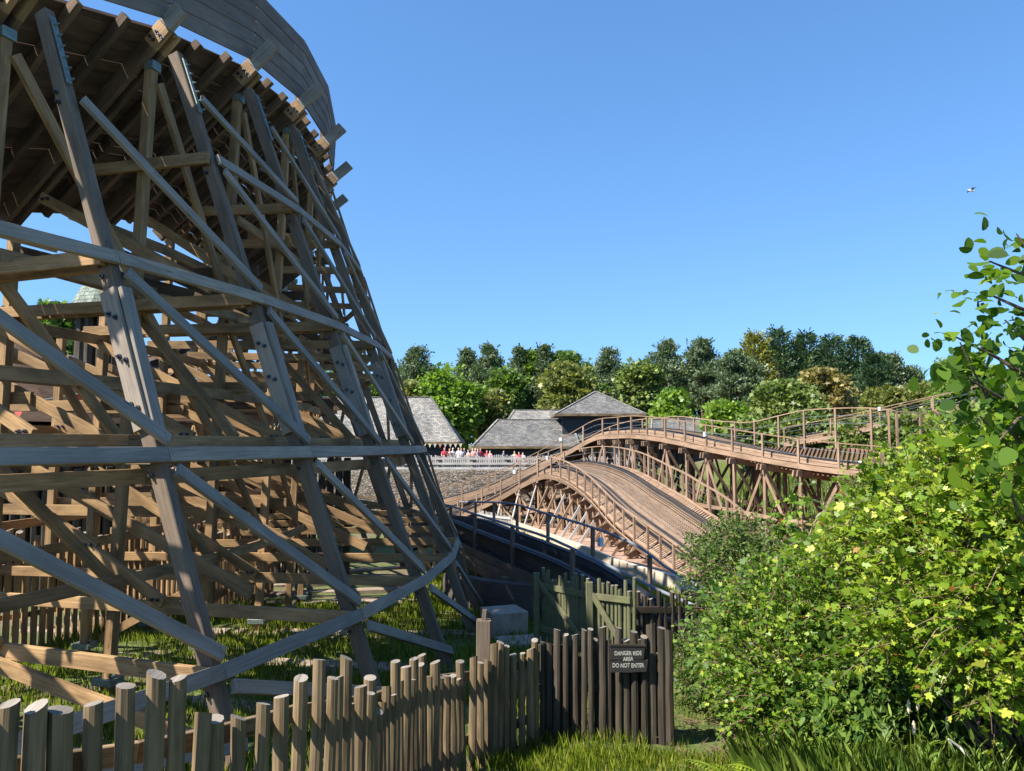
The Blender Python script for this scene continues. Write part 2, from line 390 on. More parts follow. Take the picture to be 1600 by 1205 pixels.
        for oo in (-4.12, -6.45):
            m = MB(); m.box(pos(i, oo, ground(*pos(i, oo, 0)[:2])+.22), .34, .3, .1, rz=T0+DT*(i-1)); bolts(m, pos(i, oo+.2, gz(oo)+.3, -.1), -t, Vector((0, 0, 1)), 2, .08, m=0); m.build('steel_shoe', M['steel'], T)
        if i == 15: break
        j = i+1; um = (leanup(i)+leanup(j)).normalized(); om = (out(i)+out(j)).normalized()
        # outer ring ledgers
        for k in (1, 2, 3, 4):
            if (k == 4 and i < 2) or LV[k] < zb+.4: continue
            if LV[k] > min(H(i), H(j))-.7: continue
            a = pos(i, boff(LV[k])+.01, LV[k]); b_ = pos(j, boff(LV[k])+.01, LV[k])
            m = MB(); d = (b_-a).normalized(); m.beam(a+d*.003, b_-d*.003, .05, .168, up=um)
            for P, sg in ((a, 1), (b_, -1)):
                for q in (-.06, 0, .06):
                    c = P+d*sg*.04+um*q+om*.025; m.tube([c, c+om*.004], .006, 5, 1)
            m.build('ring_ledger', [G, BT], T)
        m = MB(); m.beam(pos(i, boff(LV[2])-.33, LV[2]-.26), pos(j, boff(LV[2])-.33, LV[2]-.24), .05, .17); m.build('inner_ledger', B, T)
        m = MB(); m.beam(pos(i, boff(0)-.55, .03), pos(j, boff(0)-.55, .03), .05, .16); m.build('inner_ledger', B, T)
        for oo, z in ((-3.85, -2.0), (-3.75, LV[3]+.2), (-3.8, .9), (-6.4, -.3), (-6.35, LV[3]-.2), (-6.4, -1.8), (-8.7, .3), (-8.7, -1.6), (-8.65, 1.7), (-3.8, 4.2), (-6.4, 3.0), (-5.3, 3.7), (-6.4, 1.1)):
            if z > H(i)-2.2 or i < 0: continue
            m = MB(); m.beam(pos(i, oo+.13, z), pos(j, oo+.13, z), .05, .18); m.build('post_ledger' if oo > -5 else 'rear_ledger', B, T)
        # walkway boards
        m = MB()
        for q in range(3):
            zz = .125-q*.004+random.uniform(-.004, .004); m.beam(pos(i, -1.75-.28*q, zz-.28), pos(j, -1.75-.28*q, zz-.28), .24, .045, up=(0, 0, 1))
        m.build('walkway_boards', B, T)
        # outer diagonals
        for k in (4, 3, 2, 1):
            zl = LV[k-1] if k > 1 else ground(*pos(j, .6, 0)[:2])+.1
            if LV[k] > H(i)-.35 or LV[k] < zb+.5: continue
            a = pos(i, boff(LV[k]-.16)+.02, LV[k]-.16, .07); b_ = pos(j, boff(zl+.16)+.02, zl+.16, .05)
            m = MB(); m.beam(a, b_, .055, .15, up=um)
            d = (b_-a).normalized()
            for P, sg in ((a, 1), (b_, -1)):
                for q in (-.05, 0, .05):
                    c = P+d*sg*.06+um*q+om*.035; m.tube([c, c+om*.004], .006, 5, 1)
            m.build('outer_diagonal', [G, BT], T)
        if i >= 1:
            a = pos(i, boff(H(i)-.75)+.02, H(i)-.75 if i > 1 else H(i)-.9, .07); b_ = pos(j, boff(LV[4]+.16)+.02, LV[4]+.16, .05)
            if a.z > b_.z+.35 and i > 1: m = MB(); m.beam(a, b_, .055, .15, up=um); m.build('outer_diagonal', G, T)
        # inner longitudinal diagonals
        for oo, z1, z0 in ((-3.8, H(i)-.4, LV[3]+.1), (-3.95, LV[3], LV[2]), (-4.0, LV[2], -2.2), (-6.3, min(LV[3], H(i)-2.7), LV[2])):
            if z1 < z0+.6 or i < 0: continue
            m = MB(); m.beam(pos(i, oo+.15, z1, .1), pos(j, oo+.15, z0, -.1), .07, .16); m.build('inner_diagonal', B, T)
        # joists (dark timber carries the deck's shade) and deck boards of this bay
        for fr in (.33, .67):
            x = i+fr; e = .34+random.uniform(-.03, .03); m = MB(); m.beam(bk(x, -3.7, .215), bk(x, e, .215), .10, .16, up=dn(x)); m.build('joist', [M['darkbrown'], BT], T)
        m = MB(); s = -3.75
        while s < .12:
            wd = random.choice((.17, .2, .23)); g_ = .004 if random.random() < .7 else .018
            m.beam(bk(i+.002, s+wd/2, .325), bk(j-.002, s+wd/2, .325), wd-g_, .045, up=dn(i+.5)); s += wd
        m.beam(bk(i, .17, .35), bk(j, .17, .35), .1, .1, up=dn(i+.5))
        m.build('deck_boards', M['deckwood'], T)
        m = MB()
        for s in (-2.45, -1.0): m.beam(bk(i, s, .43), bk(j, s, .43), .12, .18, up=dn(i+.5)); m.beam(bk(i, s, .55), bk(j, s, .55), .1, .05, up=dn(i+.5), m=1)
        m.build('running_rail', [M['trackdark'], M['rail']], T)
        # planked screen on the outer edge
        if i <= 8:
            m = MB(); hb = 1.36/5
            for q in range(5):
                za, zc = H(i)+.56+hb*(q+.5), H(j)+.56+hb*(q+.5)
                m.beam(pos(i+.002, -3.42+.012*q, za), pos(j-.002, -3.42+.012*q, zc), .035, hb-.007)
            m.build('screen_panel', M['screen'], T)
        if i <= 9:
            m = MB(); m.beam(pos(i, -3.5, H(i)+.3), pos(i, -3.5, H(i)+1.85), .09, .09, up=o); m.build('screen_stud', M['screen'], T)
    return T
tower()
# ------------------------------------------------------------ lower tracks on timber trestles
def catmull(pts, step):
    P = [np.array(p, float) for p in pts]; P = [2*P[0]-P[1]]+P+[2*P[-1]-P[-2]]; out_ = []
    for k in range(1, len(P)-2):
        L = np.linalg.norm(P[k+1][:2]-P[k][:2]); n = max(2, int(L/.1))
        for q in range(n):
            t = q/n; a, b, c, d = P[k-1], P[k], P[k+1], P[k+2]
            out_.append(.5*((2*b)+(-a+c)*t+(2*a-5*b+4*c-d)*t*t+(-a+3*b-3*c+d)*t**3))
    out_.append(P[-2]); A = np.array(out_); s = np.concatenate([[0], np.cumsum(np.linalg.norm(np.diff(A[:, :3], axis=0), axis=1))])
    n = max(2, int(round(s[-1]/step))); S_ = np.linspace(0, s[-1], n+1)
    return [np.array([np.interp(x, s, A[:, k]) for k in range(A.shape[1])]) for x in S_]
def track(name, label, near, W, sp, mats, rail_h=1.05, mid=True, boxes=(), bent=True, diag=True, far_rail=True, out_brace=0, endtan=None, cable=True, plank_h=.22, stack=.28, gauge=.42, floor=None, roff=0, xb=True, edge_n=1, slat=None):
    """near: list of (u, v_rail_top, Y, dz across) along the near handrail, left to right"""
    WD, DK, RL, PI_ = mats; RL = RL or floor
    pts = [tuple(at(p_[0], p_[1], p_[2])-Vector((0, 0, rail_h)))+(p_[3], p_[4] if len(p_) > 4 else 0) for p_ in near]
    fr = catmull(pts, sp/4)
    P = [Vector(p[:3]) for p in fr]; DZ = [p[3] for p in fr]; FE = [p[4] for p in fr]; n = len(P); sd = []
    for q in range(n):
        t = P[min(n-1, q+1)]-P[max(0, q-1)]; t.z = 0; t.normalize(); sd.append(Vector((-t.y, t.x, 0)))   # towards the far side
    def pt(q, s, h=0): return P[q]+sd[q]*s+Vector((0, 0, DZ[q]*s/W+h))
    def bank(q): return (sd[q]+Vector((0, 0, DZ[q]/W))).normalized()
    def upv(q): t = (P[min(n-1, q+1)]-P[max(0, q-1)]).normalized(); return (t.cross(bank(q))).normalized()
    mid_ = n//2; bp_ = pt(mid_, W/2); bp_.z = ground(bp_.x, bp_.y)
    T = empty(name, bp_, label, 'roller coaster')
    def sw(s, h, prof, nm, mat, ups=True, q0=0, q1=None):
        m = MB(); m.sweep([(pt(q, s, h), bank(q) if ups else sd[q], upv(q) if ups else Vector((0, 0, 1))) for q in range(q0, q1 or n)], prof); return m.build(nm, mat, T)
    def swf(s, h, prof, nm, mat, ups=True):
        m = MB(); m.sweep([(pt(q, s, h+(FE[q] if s > 1 else 0)), sd[q], Vector((0, 0, 1))) for q in range(n)], prof); return m.build(nm, mat, T)
    def rect(a, b): return [(-a/2, -b/2), (a/2, -b/2), (a/2, b/2), (-a/2, b/2)]
    # sleepers
    m = MB()
    for q in range(0, n):
        for f_ in (0, .5):
            if q+f_ > n-1: continue
            q2 = min(q+1, n-1); A = pt(q, .02, -.02).lerp(pt(q2, .02, -.02), f_); B_ = pt(q, W-.02, -.02).lerp(pt(q2, W-.02, -.02), f_)
            m.beam(A, B_, .11, .12, up=upv(q))
    m.build('sleepers', WD if floor else DK, T)
    gz = stack
    CW = W/2+roff
    for s in (CW-gauge, CW+gauge):
        for k_, (ww, hh) in enumerate(((.22, gz*.34), (.18, gz*.34), (.2, gz*.3))):
            sw(s, .05+gz*(.17+.335*k_), rect(ww, hh), 'rail_ledger', RL)
        sw(s, .075+gz, rect(.16 if not floor else .09, .045), 'running_rail', M['rail'])
        sw(s+(-.14 if s < CW else .14), .055+gz, rect(.09 if not floor else .05, .05), 'guard_strip', M['rail'])
    m = MB(); k = -gauge+.2
    while k < gauge-.1: m.sweep([(pt(q, CW+k, .06), bank(q), upv(q)) for q in range(n)], rect(.15, .04)); k += .17
    m.build('track_floor', floor or RL, T)
    for s in (CW-gauge-.22, CW+gauge+.22):
        if s > .05: sw(s, .14, rect(.07, .30), 'side_board', WD)
    for s in (.06, W-.06):
        if roff == 0 or s > 1: sw(s, .06, rect(.12, .045), 'catwalk', WD)
    for s in (-.05, W+.05):
        for e_ in range(edge_n): sw(s-(.02 if s < 1 else -.02)*(e_ % 2), -.10-e_*(plank_h+.012), rect(.05, plank_h), 'edge_plank', WD)
    for s in (W/2-.6, W/2+.6): sw(s, -.22, rect(.12, .26), 'stringer', DK)
    for s in ((0, W) if far_rail else (0,)):
        swf(s, rail_h, rect(.1, .045) if PI_ is not M['pipe'] else [(.035*math.cos(a*.785), .035*math.sin(a*.785)) for a in range(8)], 'handrail', PI_, ups=False)
        if cable:
            for h in (.72, .38): swf(s, h, [(.008*math.cos(a), .008*math.sin(a)) for a in (0, 2.1, 4.2)], 'guard_cable', M['pipe'], ups=False)
    for q in range(0, n, 4):
        up = Vector((0, 0, 1)); st = sd[q].cross(up)
        for s in ((0, W) if far_rail else (0,)):
            m = MB(); m.beam(pt(q, s, -.45), pt(q, s, rail_h-.02+(FE[q] if s > 1 else 0)), .09, .09, up=sd[q]); bolts(m, pt(q, s-(.05 if s == 0 else -.05), -.2), -sd[q] if s == 0 else sd[q], up, 2, .14, r=.02, m=1)
            m.build('handrail_post', [WD, M['bolt']], T)
        if not bent: continue
        legs = []
        for s in (.1, W-.1):
            a = pt(q, s, -.28); g_ = ground(a.x, a.y)-.1
            if a.z-g_ < .35: continue
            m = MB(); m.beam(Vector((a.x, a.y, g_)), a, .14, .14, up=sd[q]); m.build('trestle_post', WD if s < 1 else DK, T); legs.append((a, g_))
        m = MB()
        for e in (-.1, .1):
            e_ = sd[q].cross(up)*e; m.beam(pt(q, -.3, -.42)+e_, pt(q, W+.3, -.42)+e_, .07, .26, up=upv(q))
            bolts(m, pt(q, .1, -.42)+e_*1.4, e_.normalized(), upv(q), 3, .07, r=.018, m=1)
        m.build('cross_beam', [DK if DZ[q] > .3 else WD, M['bolt']], T)
        if len(legs) == 2:
            (a, ga), (b, gb) = legs
            hgt = a.z-ga
            if hgt > 1.6 and xb and W > 2.5:
                mp_ = pt(q, W/2, -.28); m = MB(); m.beam(Vector((mp_.x, mp_.y, ground(mp_.x, mp_.y)-.1)), mp_, .14, .14, up=sd[q]); m.build('middle_post', DK, T)
            if hgt > .9 and (xb or q % 8 == 0):
                off = sd[q].cross(up)*.11
                for (x, y, of) in ((Vector((a.x, a.y, a.z-.35)), Vector((b.x, b.y, gb+.25)), off), (Vector((b.x, b.y, b.z-.35)), Vector((a.x, a.y, ga+.25)), -off)):
                    m = MB(); m.beam(x+of, y+of, .06, .14); m.build('cross_brace', DK if random.random() < .5 else WD, T)
            if out_brace and hgt > .7:
                m = MB(); f0 = a-sd[q]*.1; f1 = Vector((a.x, a.y, ga))-sd[q]*min(1.5, hgt*.7); f1.z = ground(f1.x, f1.y); m.beam(f0, f1, .08, .12); m.build('raking_strut', M['whitewood'] if random.random() < .4 else WD, T)
            q2 = q+4
            if q2 < n and diag:
                c = pt(q2, .1, -.28); gc = ground(c.x, c.y)
                if min(hgt, c.z-gc) > 1.2:
                    for s_ in (.02, W-.02):
                        A = pt(q, s_, -.28); C_ = pt(q2, s_, -.28); gA = ground(A.x, A.y); gC = ground(C_.x, C_.y); o_ = sd[q]*(-.04 if s_ < 1 else .04)
                        if (q//4) % 2 == 0 and xb: x, y = Vector((A.x, A.y, gA+.1)), Vector((C_.x, C_.y, C_.z-.25))
                        else: x, y = Vector((A.x, A.y, A.z-.25)), Vector((C_.x, C_.y, gC+.1))
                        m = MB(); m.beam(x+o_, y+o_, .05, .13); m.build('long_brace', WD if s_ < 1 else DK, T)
                        if min(hgt, c.z-gc) > 2.2:
                            m = MB(); o2 = o_*2.2; z1 = A.z-.28-(A.z-gA)*.5; z2 = C_.z-.28-(C_.z-gC)*.5; m.beam(Vector((A.x, A.y, z1))+o2, Vector((C_.x, C_.y, z2))+o2, .05, .17); m.build('trestle_ledger', WD, T)
    if slat:
        q0, q1 = int(slat[0]*(n-1)), int(slat[1]*(n-1)); m = MB(); m2 = MB()
        for q in range(q0, q1):
            for f_ in (0, .5):
                b0 = pt(q, W-.9, .0).lerp(pt(q+1, W-.9, .0), f_); hs_ = 1.0*min(1, .15+(q-q0)/16); b1 = pt(q, W-.4, hs_).lerp(pt(q+1, W-.4, hs_), f_); m.beam(b0, b1, .1, .13, up=sd[q])
        m.build('banking_slats', DK, T)
        for h_, s_ in ((.93, W-.36), (.45, W+.08)): sw(s_, h_, rect(.05, .2), 'banking_plank', WD, q0=q0+14, q1=q1)
    for (fq, s, hh) in boxes:
        q = int(fq*(n-1)); m = MB(); m.box(pt(q, s-.07, hh), .16, .1, .22, rz=math.atan2(sd[q].y, sd[q].x)+math.pi/2); m.build('sensor_box', M['plate'], T)
    return T
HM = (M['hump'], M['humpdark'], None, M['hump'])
M['floor'] = wood('worn_track_boards', (.07, .048, .033), (.18, .127, .088), (.29, .215, .155), var=.6)
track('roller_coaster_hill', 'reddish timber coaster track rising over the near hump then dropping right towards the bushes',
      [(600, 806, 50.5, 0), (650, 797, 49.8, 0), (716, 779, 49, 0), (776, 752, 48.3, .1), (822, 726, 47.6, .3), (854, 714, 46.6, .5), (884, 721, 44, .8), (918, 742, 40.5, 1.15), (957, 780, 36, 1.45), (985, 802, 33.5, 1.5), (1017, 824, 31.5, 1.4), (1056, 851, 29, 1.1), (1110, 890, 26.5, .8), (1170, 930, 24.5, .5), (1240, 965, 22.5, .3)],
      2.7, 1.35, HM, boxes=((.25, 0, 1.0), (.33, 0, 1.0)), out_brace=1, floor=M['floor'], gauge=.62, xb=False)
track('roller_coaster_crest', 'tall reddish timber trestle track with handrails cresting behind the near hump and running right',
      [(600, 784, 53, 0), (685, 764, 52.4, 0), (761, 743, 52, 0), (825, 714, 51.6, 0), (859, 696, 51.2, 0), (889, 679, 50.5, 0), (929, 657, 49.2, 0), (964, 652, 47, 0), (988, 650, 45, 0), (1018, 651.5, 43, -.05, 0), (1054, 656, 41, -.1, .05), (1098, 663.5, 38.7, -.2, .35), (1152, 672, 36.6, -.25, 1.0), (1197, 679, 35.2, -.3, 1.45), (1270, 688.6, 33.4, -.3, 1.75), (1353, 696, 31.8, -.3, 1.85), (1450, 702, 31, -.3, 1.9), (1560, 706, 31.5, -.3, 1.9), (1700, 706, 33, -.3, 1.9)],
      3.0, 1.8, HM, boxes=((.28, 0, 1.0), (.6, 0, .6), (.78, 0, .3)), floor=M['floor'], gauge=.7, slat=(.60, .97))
track('roller_coaster_ramp', 'distant pale timber track climbing right above the meadow bank, half hidden by the leafy tree',
      [(1225, 668, 52, 0), (1310, 652, 50, 0), (1400, 632, 48, 0), (1500, 610, 46.5, 0), (1600, 588, 46, 0), (1720, 566, 46, 0)],
      2.2, 3.0, (M['hump'], M['brown'], M['trackdark'], M['hump']), boxes=((.35, 0, 1.0),), diag=False)
track('roller_coaster_dip', 'low dark coaster track with grey pipe handrails curving from behind the big turn',
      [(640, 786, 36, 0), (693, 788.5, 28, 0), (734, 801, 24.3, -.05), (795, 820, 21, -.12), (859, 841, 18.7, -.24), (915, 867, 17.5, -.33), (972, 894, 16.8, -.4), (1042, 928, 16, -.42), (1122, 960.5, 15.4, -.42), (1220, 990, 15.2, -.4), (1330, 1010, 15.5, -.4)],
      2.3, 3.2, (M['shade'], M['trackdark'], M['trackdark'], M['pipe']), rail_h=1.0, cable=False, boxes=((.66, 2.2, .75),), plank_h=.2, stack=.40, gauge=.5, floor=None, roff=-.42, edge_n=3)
track('roller_coaster_inner', 'low brown coaster track curving across the inside of the big turn', [(690, 800, 39, 0), (640, 790, 39.5, 0), (560, 778, 39, 0), (470, 768, 37, .3), (380, 765, 34, .6), (290, 775, 30, .7), (190, 785, 27.5, .5), (60, 800, 26, .2)][::-1], 2.4, 1.9, (M['brown'], M['darkbrown'], M['trackdark'], M['brown']))
# ------------------------------------------------------------ fences
def Vg(x, y, dz=0): return Vector((x, y, ground(x, y)+dz))
def pickets(T, items, rad, mats, name='picket', seg=4):
    for (x, y, zt, r, lean) in items:
        m = MB(); m.log((x, y, ground(x, y)-.1), (x+lean, y+lean*.5, zt), r*1.04, r*.97, n=10, cut=random.uniform(.15, .5), wob=.003, seg=seg)
        m.build(name, mats, T)
LG = [M['log'], M['logend']]
def front_fence():
    T = empty('log_fence', Vg(-1.2, 5.4), 'near fence of upright round logs of uneven height with pale sawn tops', 'fence')
    px = [-60, 8, 54, 100, 155, 201, 241, 275, 308, 337, 371, 408, 440, 467, 496, 515, 538, 560, 585, 604, 620, 633, 650, 664, 677, 687, 698, 708, 723, 738, 752, 763, 771, 780, 790, 802, 815, 828, 838]
    tp = [1104, 1100, 1104, 1108, 1098, 1071, 1054, 1060, 1115, 1123, 1121, 1100, 1088, 1060, 1031, 1060, 1028, 1073, 1058, 1073, 1033, 1042, 1029, 1023, 1035, 1058, 1056, 1056, 1033, 1027, 1035, 1031, 1006, 1004, 1010, 1023, 1021, 1014, 1000]
    yy = lambda u: lerp([-60, 8, 155, 275, 408, 496, 585, 650, 720, 780, 845], [3.4, 3.5, 3.8, 4.05, 4.5, 5.3, 6.3, 7.5, 8.7, 9.5, 10.0], u)
    it = []
    for u, v in zip(px, tp):
        P = at(u, v, yy(u)); r = {100: .058, 201: .046, 241: .048}.get(u, random.uniform(.039, .05)); it.append((P.x, P.y, P.z, r, random.gauss(0, .012)))
    # fill gaps in the far part where logs stand shoulder to shoulder
    for k in range(len(it)-1):
        a, b = it[k], it[k+1]; d = math.hypot(a[0]-b[0], a[1]-b[1])
        n = int(d/(.165 if k < 14 else .115))
        for q in range(1, n): f = q/n; it.append((a[0]*(1-f)+b[0]*f, a[1]*(1-f)+b[1]*f, min(a[2], b[2])-random.uniform(.02, .16), random.uniform(.036, .046), random.gauss(0, .01)))
    pickets(T, it, .05, LG)
    path = [(at(u, 1000, yy(u)).x, yy(u)) for u in range(-60, 850, 60)]
    for h in (.3, .98):
        for k in range(len(path)-1):
            a, b = path[k], path[k+1]; m = MB(); off = (-.085, .045)
            m.beam(Vg(a[0]+off[0], a[1]+off[1], h), Vg(b[0]+off[0], b[1]+off[1], h), .045, .10); m.build('rail', M['log'], T)
    P = at(756, 966, 9.62); m = MB(); m.beam((P.x, P.y, ground(P.x, P.y)-.1), (P.x, P.y, P.z-.02), .17, .17); m.beam((P.x, P.y, P.z-.02), (P.x+.01, P.y, P.z+.1), .05, .05); m.build('corner_post', [M['post']], T)
front_fence()
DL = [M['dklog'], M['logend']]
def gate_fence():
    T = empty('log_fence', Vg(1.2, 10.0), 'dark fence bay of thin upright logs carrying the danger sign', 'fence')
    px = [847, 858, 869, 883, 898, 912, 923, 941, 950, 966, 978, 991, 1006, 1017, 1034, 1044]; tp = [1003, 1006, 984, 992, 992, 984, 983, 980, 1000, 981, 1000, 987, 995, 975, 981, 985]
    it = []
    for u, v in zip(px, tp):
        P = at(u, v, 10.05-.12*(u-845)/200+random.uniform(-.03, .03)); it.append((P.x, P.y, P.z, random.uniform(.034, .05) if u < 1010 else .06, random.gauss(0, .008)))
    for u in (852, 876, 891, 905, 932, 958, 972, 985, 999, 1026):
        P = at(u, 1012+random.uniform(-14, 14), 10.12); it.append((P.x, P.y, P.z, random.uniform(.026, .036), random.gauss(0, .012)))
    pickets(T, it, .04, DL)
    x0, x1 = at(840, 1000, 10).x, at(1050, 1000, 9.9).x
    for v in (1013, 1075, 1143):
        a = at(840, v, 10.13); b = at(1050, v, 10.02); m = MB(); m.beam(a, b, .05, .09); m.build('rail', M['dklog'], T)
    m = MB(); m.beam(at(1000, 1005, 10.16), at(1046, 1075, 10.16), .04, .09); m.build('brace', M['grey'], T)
    # sign
    Sg = empty('warning_sign', at(983, 1048, 9.82), 'small black board sign with pale hand lettering on the dark log fence', 'sign')
    c = at(983, 1030, 9.86)
    def plank(z0, z1, xa, xb, jag):
        m = MB(); n = 9; rr = random.Random(int(z0*100)); top = [(xa+(xb-xa)*i/n, z1+rr.uniform(-jag, jag)) for i in range(n+1)]; bot = [(xa+(xb-xa)*i/n, z0+rr.uniform(-jag, jag)) for i in range(n+1)]
        top[0] = (xa+.012, z1); bot[-1] = (xb-.02, z0+.01); L = top+bot[::-1]; b = len(m.v)
        for yy_ in (-.022, .012):
            for (x, z) in L: m.v.append(Vector((c.x+x, c.y+yy_, c.z+z)))
        k = len(L)
        for i in range(n):
            for o_, fl in ((b, 0), (b+k, 1)):
                q = (o_+i, o_+k-1-i, o_+k-2-i, o_+i+1); q = q if not fl else q[::-1]; m.face(q, [(m.v[j].x, 2+m.v[j].z) for j in q])
        for i in range(k): j = (i+1) % k; m.face((b+i, b+j, b+k+j, b+k+i), [(0, 2)]*4)
        m.build('board', M['signwood'], Sg)
    plank(-.005, .155, -.235, .19, .005); plank(-.15, -.012, -.225, .225, .006)
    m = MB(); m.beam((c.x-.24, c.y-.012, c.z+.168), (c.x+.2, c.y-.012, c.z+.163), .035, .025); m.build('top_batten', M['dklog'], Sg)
    for txt, zz, sz in (('DANGER RIDE', .052, .060), ('AREA', -.014, .058), ('DO NOT ENTER', -.092, .061)):
        cu = bpy.data.curves.new('lettering', 'FONT'); cu.body = txt; cu.size = sz; cu.align_x = 'CENTER'; cu.extrude = .001; cu.space_character = 1.02; cu.offset = .0012
        tmp = bpy.data.objects.new('tmp', cu); me = bpy.data.meshes.new_from_object(tmp); bpy.data.objects.remove(tmp)
        for vtx in me.vertices:
            x, y = vtx.co.x, vtx.co.y; vtx.co.x = x*.84+.0015*math.sin(y*70+x*9)+.05*(y-.02)*math.sin(x*40); vtx.co.y = y*1.15+.002*math.sin(x*31+zz*50)
        me.name = 'lettering'; me.materials.clear(); me.materials.append(M['paint']); o = bpy.data.objects.new('lettering', me); COL.objects.link(o); o.parent = Sg
        o.rotation_euler = (math.pi/2, 0, 0); o.location = Vector((c.x-.015, c.y-.0245, c.z+zz))-Sg.location
M['signwood'] = wood('black_painted_wood', (.012, .012, .012), (.025, .024, .023), (.05, .047, .043), var=.2)
M['paint'] = plain('pale_lettering_paint', (.36, .35, .31), .8, 0, .3, 40)
gate_fence()
def rough_fence(name, label, pts, h, sp, mats, r=.035, posts=0, brace=False, back=1, jit=.12, square=False, railm=None, rails=(.35, .85)):
    a0 = pts[0]; T = empty(name, Vg(*pts[len(pts)//2][:2]), label, 'fence')
    fr = catmull([(p[0], p[1], 0) for p in pts], sp); hs = [i/(len(fr)-1) for i in range(len(fr))]
    cnt = 0; allp = MB()
    for i, p in enumerate(fr):
        hh = h+random.uniform(-jit, jit); x, y = p[0], p[1]; zt = ground(x, y)+hh
        big = len(fr) > 90
        m = allp if big else MB()
        if square: m.beam((x, y, zt-hh-.1), (x+random.gauss(0, .01), y, zt), r*2, r*1.2, me=1)
        else: m.log((x, y, zt-hh-.1), (x+random.gauss(0, .012), y, zt), r*random.uniform(.85, 1.1), r, n=8, cut=random.uniform(.1, .5), seg=2)
        if not big: m.build('picket', mats, T)
    if len(fr) > 90: allp.build('picket_row', mats, T)
    rm = railm or mats[0]
    for i in range(0, len(fr)-1, max(1, int(1.8/sp))):
        j = min(len(fr)-1, i+max(1, int(1.8/sp))); a, b = fr[i], fr[j]; d = Vector((b[0]-a[0], b[1]-a[1], 0)).normalized(); nn = Vector((d.y, -d.x, 0))*back
        for f in rails:
            m = MB(); m.beam(Vg(a[0], a[1], h*f)+nn*(r+.025), Vg(b[0], b[1], h*f)+nn*(r+.025), .045, .1); m.build('rail', rm, T)
        if posts: m = MB(); P = Vg(a[0], a[1])+nn*(r+.1); m.beam(P-Vector((0, 0, .1)), P+Vector((0, 0, h*posts)), .11, .11); m.build('post', rm, T)
        if brace: m = MB(); m.beam(Vg(a[0], a[1], h*.9)+nn*(r+.075), Vg(b[0], b[1], h*.3)+nn*(r+.075), .04, .09); m.build('brace', rm, T)
    return T
p = lambda u, v, Y: (at(u, v, Y).x, Y)
rough_fence('picket_fence', 'mossy green picket fence seen from its braced side behind the dark log fence', [p(848, 900, 15.0), p(915, 920, 13.6), p(990, 955, 12.6)], 1.55, .1, [M['mossy'], M['logend']], .03, posts=1.0, brace=True, back=1)
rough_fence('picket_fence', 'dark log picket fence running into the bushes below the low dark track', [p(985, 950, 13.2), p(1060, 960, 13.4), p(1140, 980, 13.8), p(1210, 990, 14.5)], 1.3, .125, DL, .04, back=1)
rough_fence('picket_fence', 'sunlit stake palisade standing inside the big curve at far left', [(-11.5, 13), (-9.6, 15.2), (-8.3, 18), (-7.6, 21), (-7.4, 25)], 2.1, .17, [M['brown'], M['logend']], .06, back=-1, jit=.2, rails=(.3, .75))
rough_fence('picket_fence', 'short weathered picket fence in front of the near hump footings', [p(742, 820, 46), p(770, 820, 44.5), p(800, 830, 43)], 1.1, .13, [M['whitewood'], M['whitewood']], .05, jit=.1, square=True)
rough_fence('picket_fence', 'sunlit picket fence under the low dark track beside the big turn', [p(786, 900, 24), p(815, 905, 23), p(838, 915, 22)], 1.2, .13, [M['log'], M['logend']], .045, jit=.06)
# ------------------------------------------------------------ small masonry things
def slab(name, label, cat, us, mat, h, thick=None):
    m = MB(); return m
def wall_strip(name, label, cat, pts, z0off, hts, th, mat, kind=None):
    m = MB()
    for k in range(len(pts)-1):
        a, b = pts[k], pts[k+1]; ga, gb = ground(*a), ground(*b); h = hts[k] if hasattr(hts, '__len__') else hts
        A = Vector((*a, ga+h/2-z0off/2)); B_ = Vector((*b, gb+h/2-z0off/2)); m.beam(A, B_, th, h+z0off, ch=.01)
    o = m.build(name, mat); tag(o, label, cat, kind=kind); return o
wall_strip('timber_edging', 'pale sleeper edging wall holding back the pink gravel under the near hump', 'edging', [p(796, 820, 47), p(814, 828, 44.5), p(867, 852, 38.5), p(911, 872, 34.3), p(950, 890, 31), p(1000, 915, 27.5), p(1060, 940, 24.5)], .2, .55, .16, wood('pale_sleeper', (.30, .24, .17), (.52, .44, .33), (.66, .58, .46), var=.3))
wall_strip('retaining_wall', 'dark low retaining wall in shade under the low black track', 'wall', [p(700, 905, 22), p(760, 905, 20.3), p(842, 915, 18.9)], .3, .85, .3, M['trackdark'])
def block():
    m = MB(); P = at(787, 958, 16.6); m.box((P.x, 17.0, -3.68), .78, .8, .5, rz=.35, ch=.02); o = m.build('concrete_block', M['concrete']); tag(o, 'square concrete block with pinkish top beside the foot of the big turn', 'block')
    m = MB(); P = at(815, 990, 15.6); m.box((P.x, 16.0, ground(P.x, 16)+.04), .9, .7, .14, rz=.3, ch=.02); o = m.build('paving_slab', M['concrete']); tag(o, 'flat paving slab on the ground right of the concrete block', 'slab')
block()
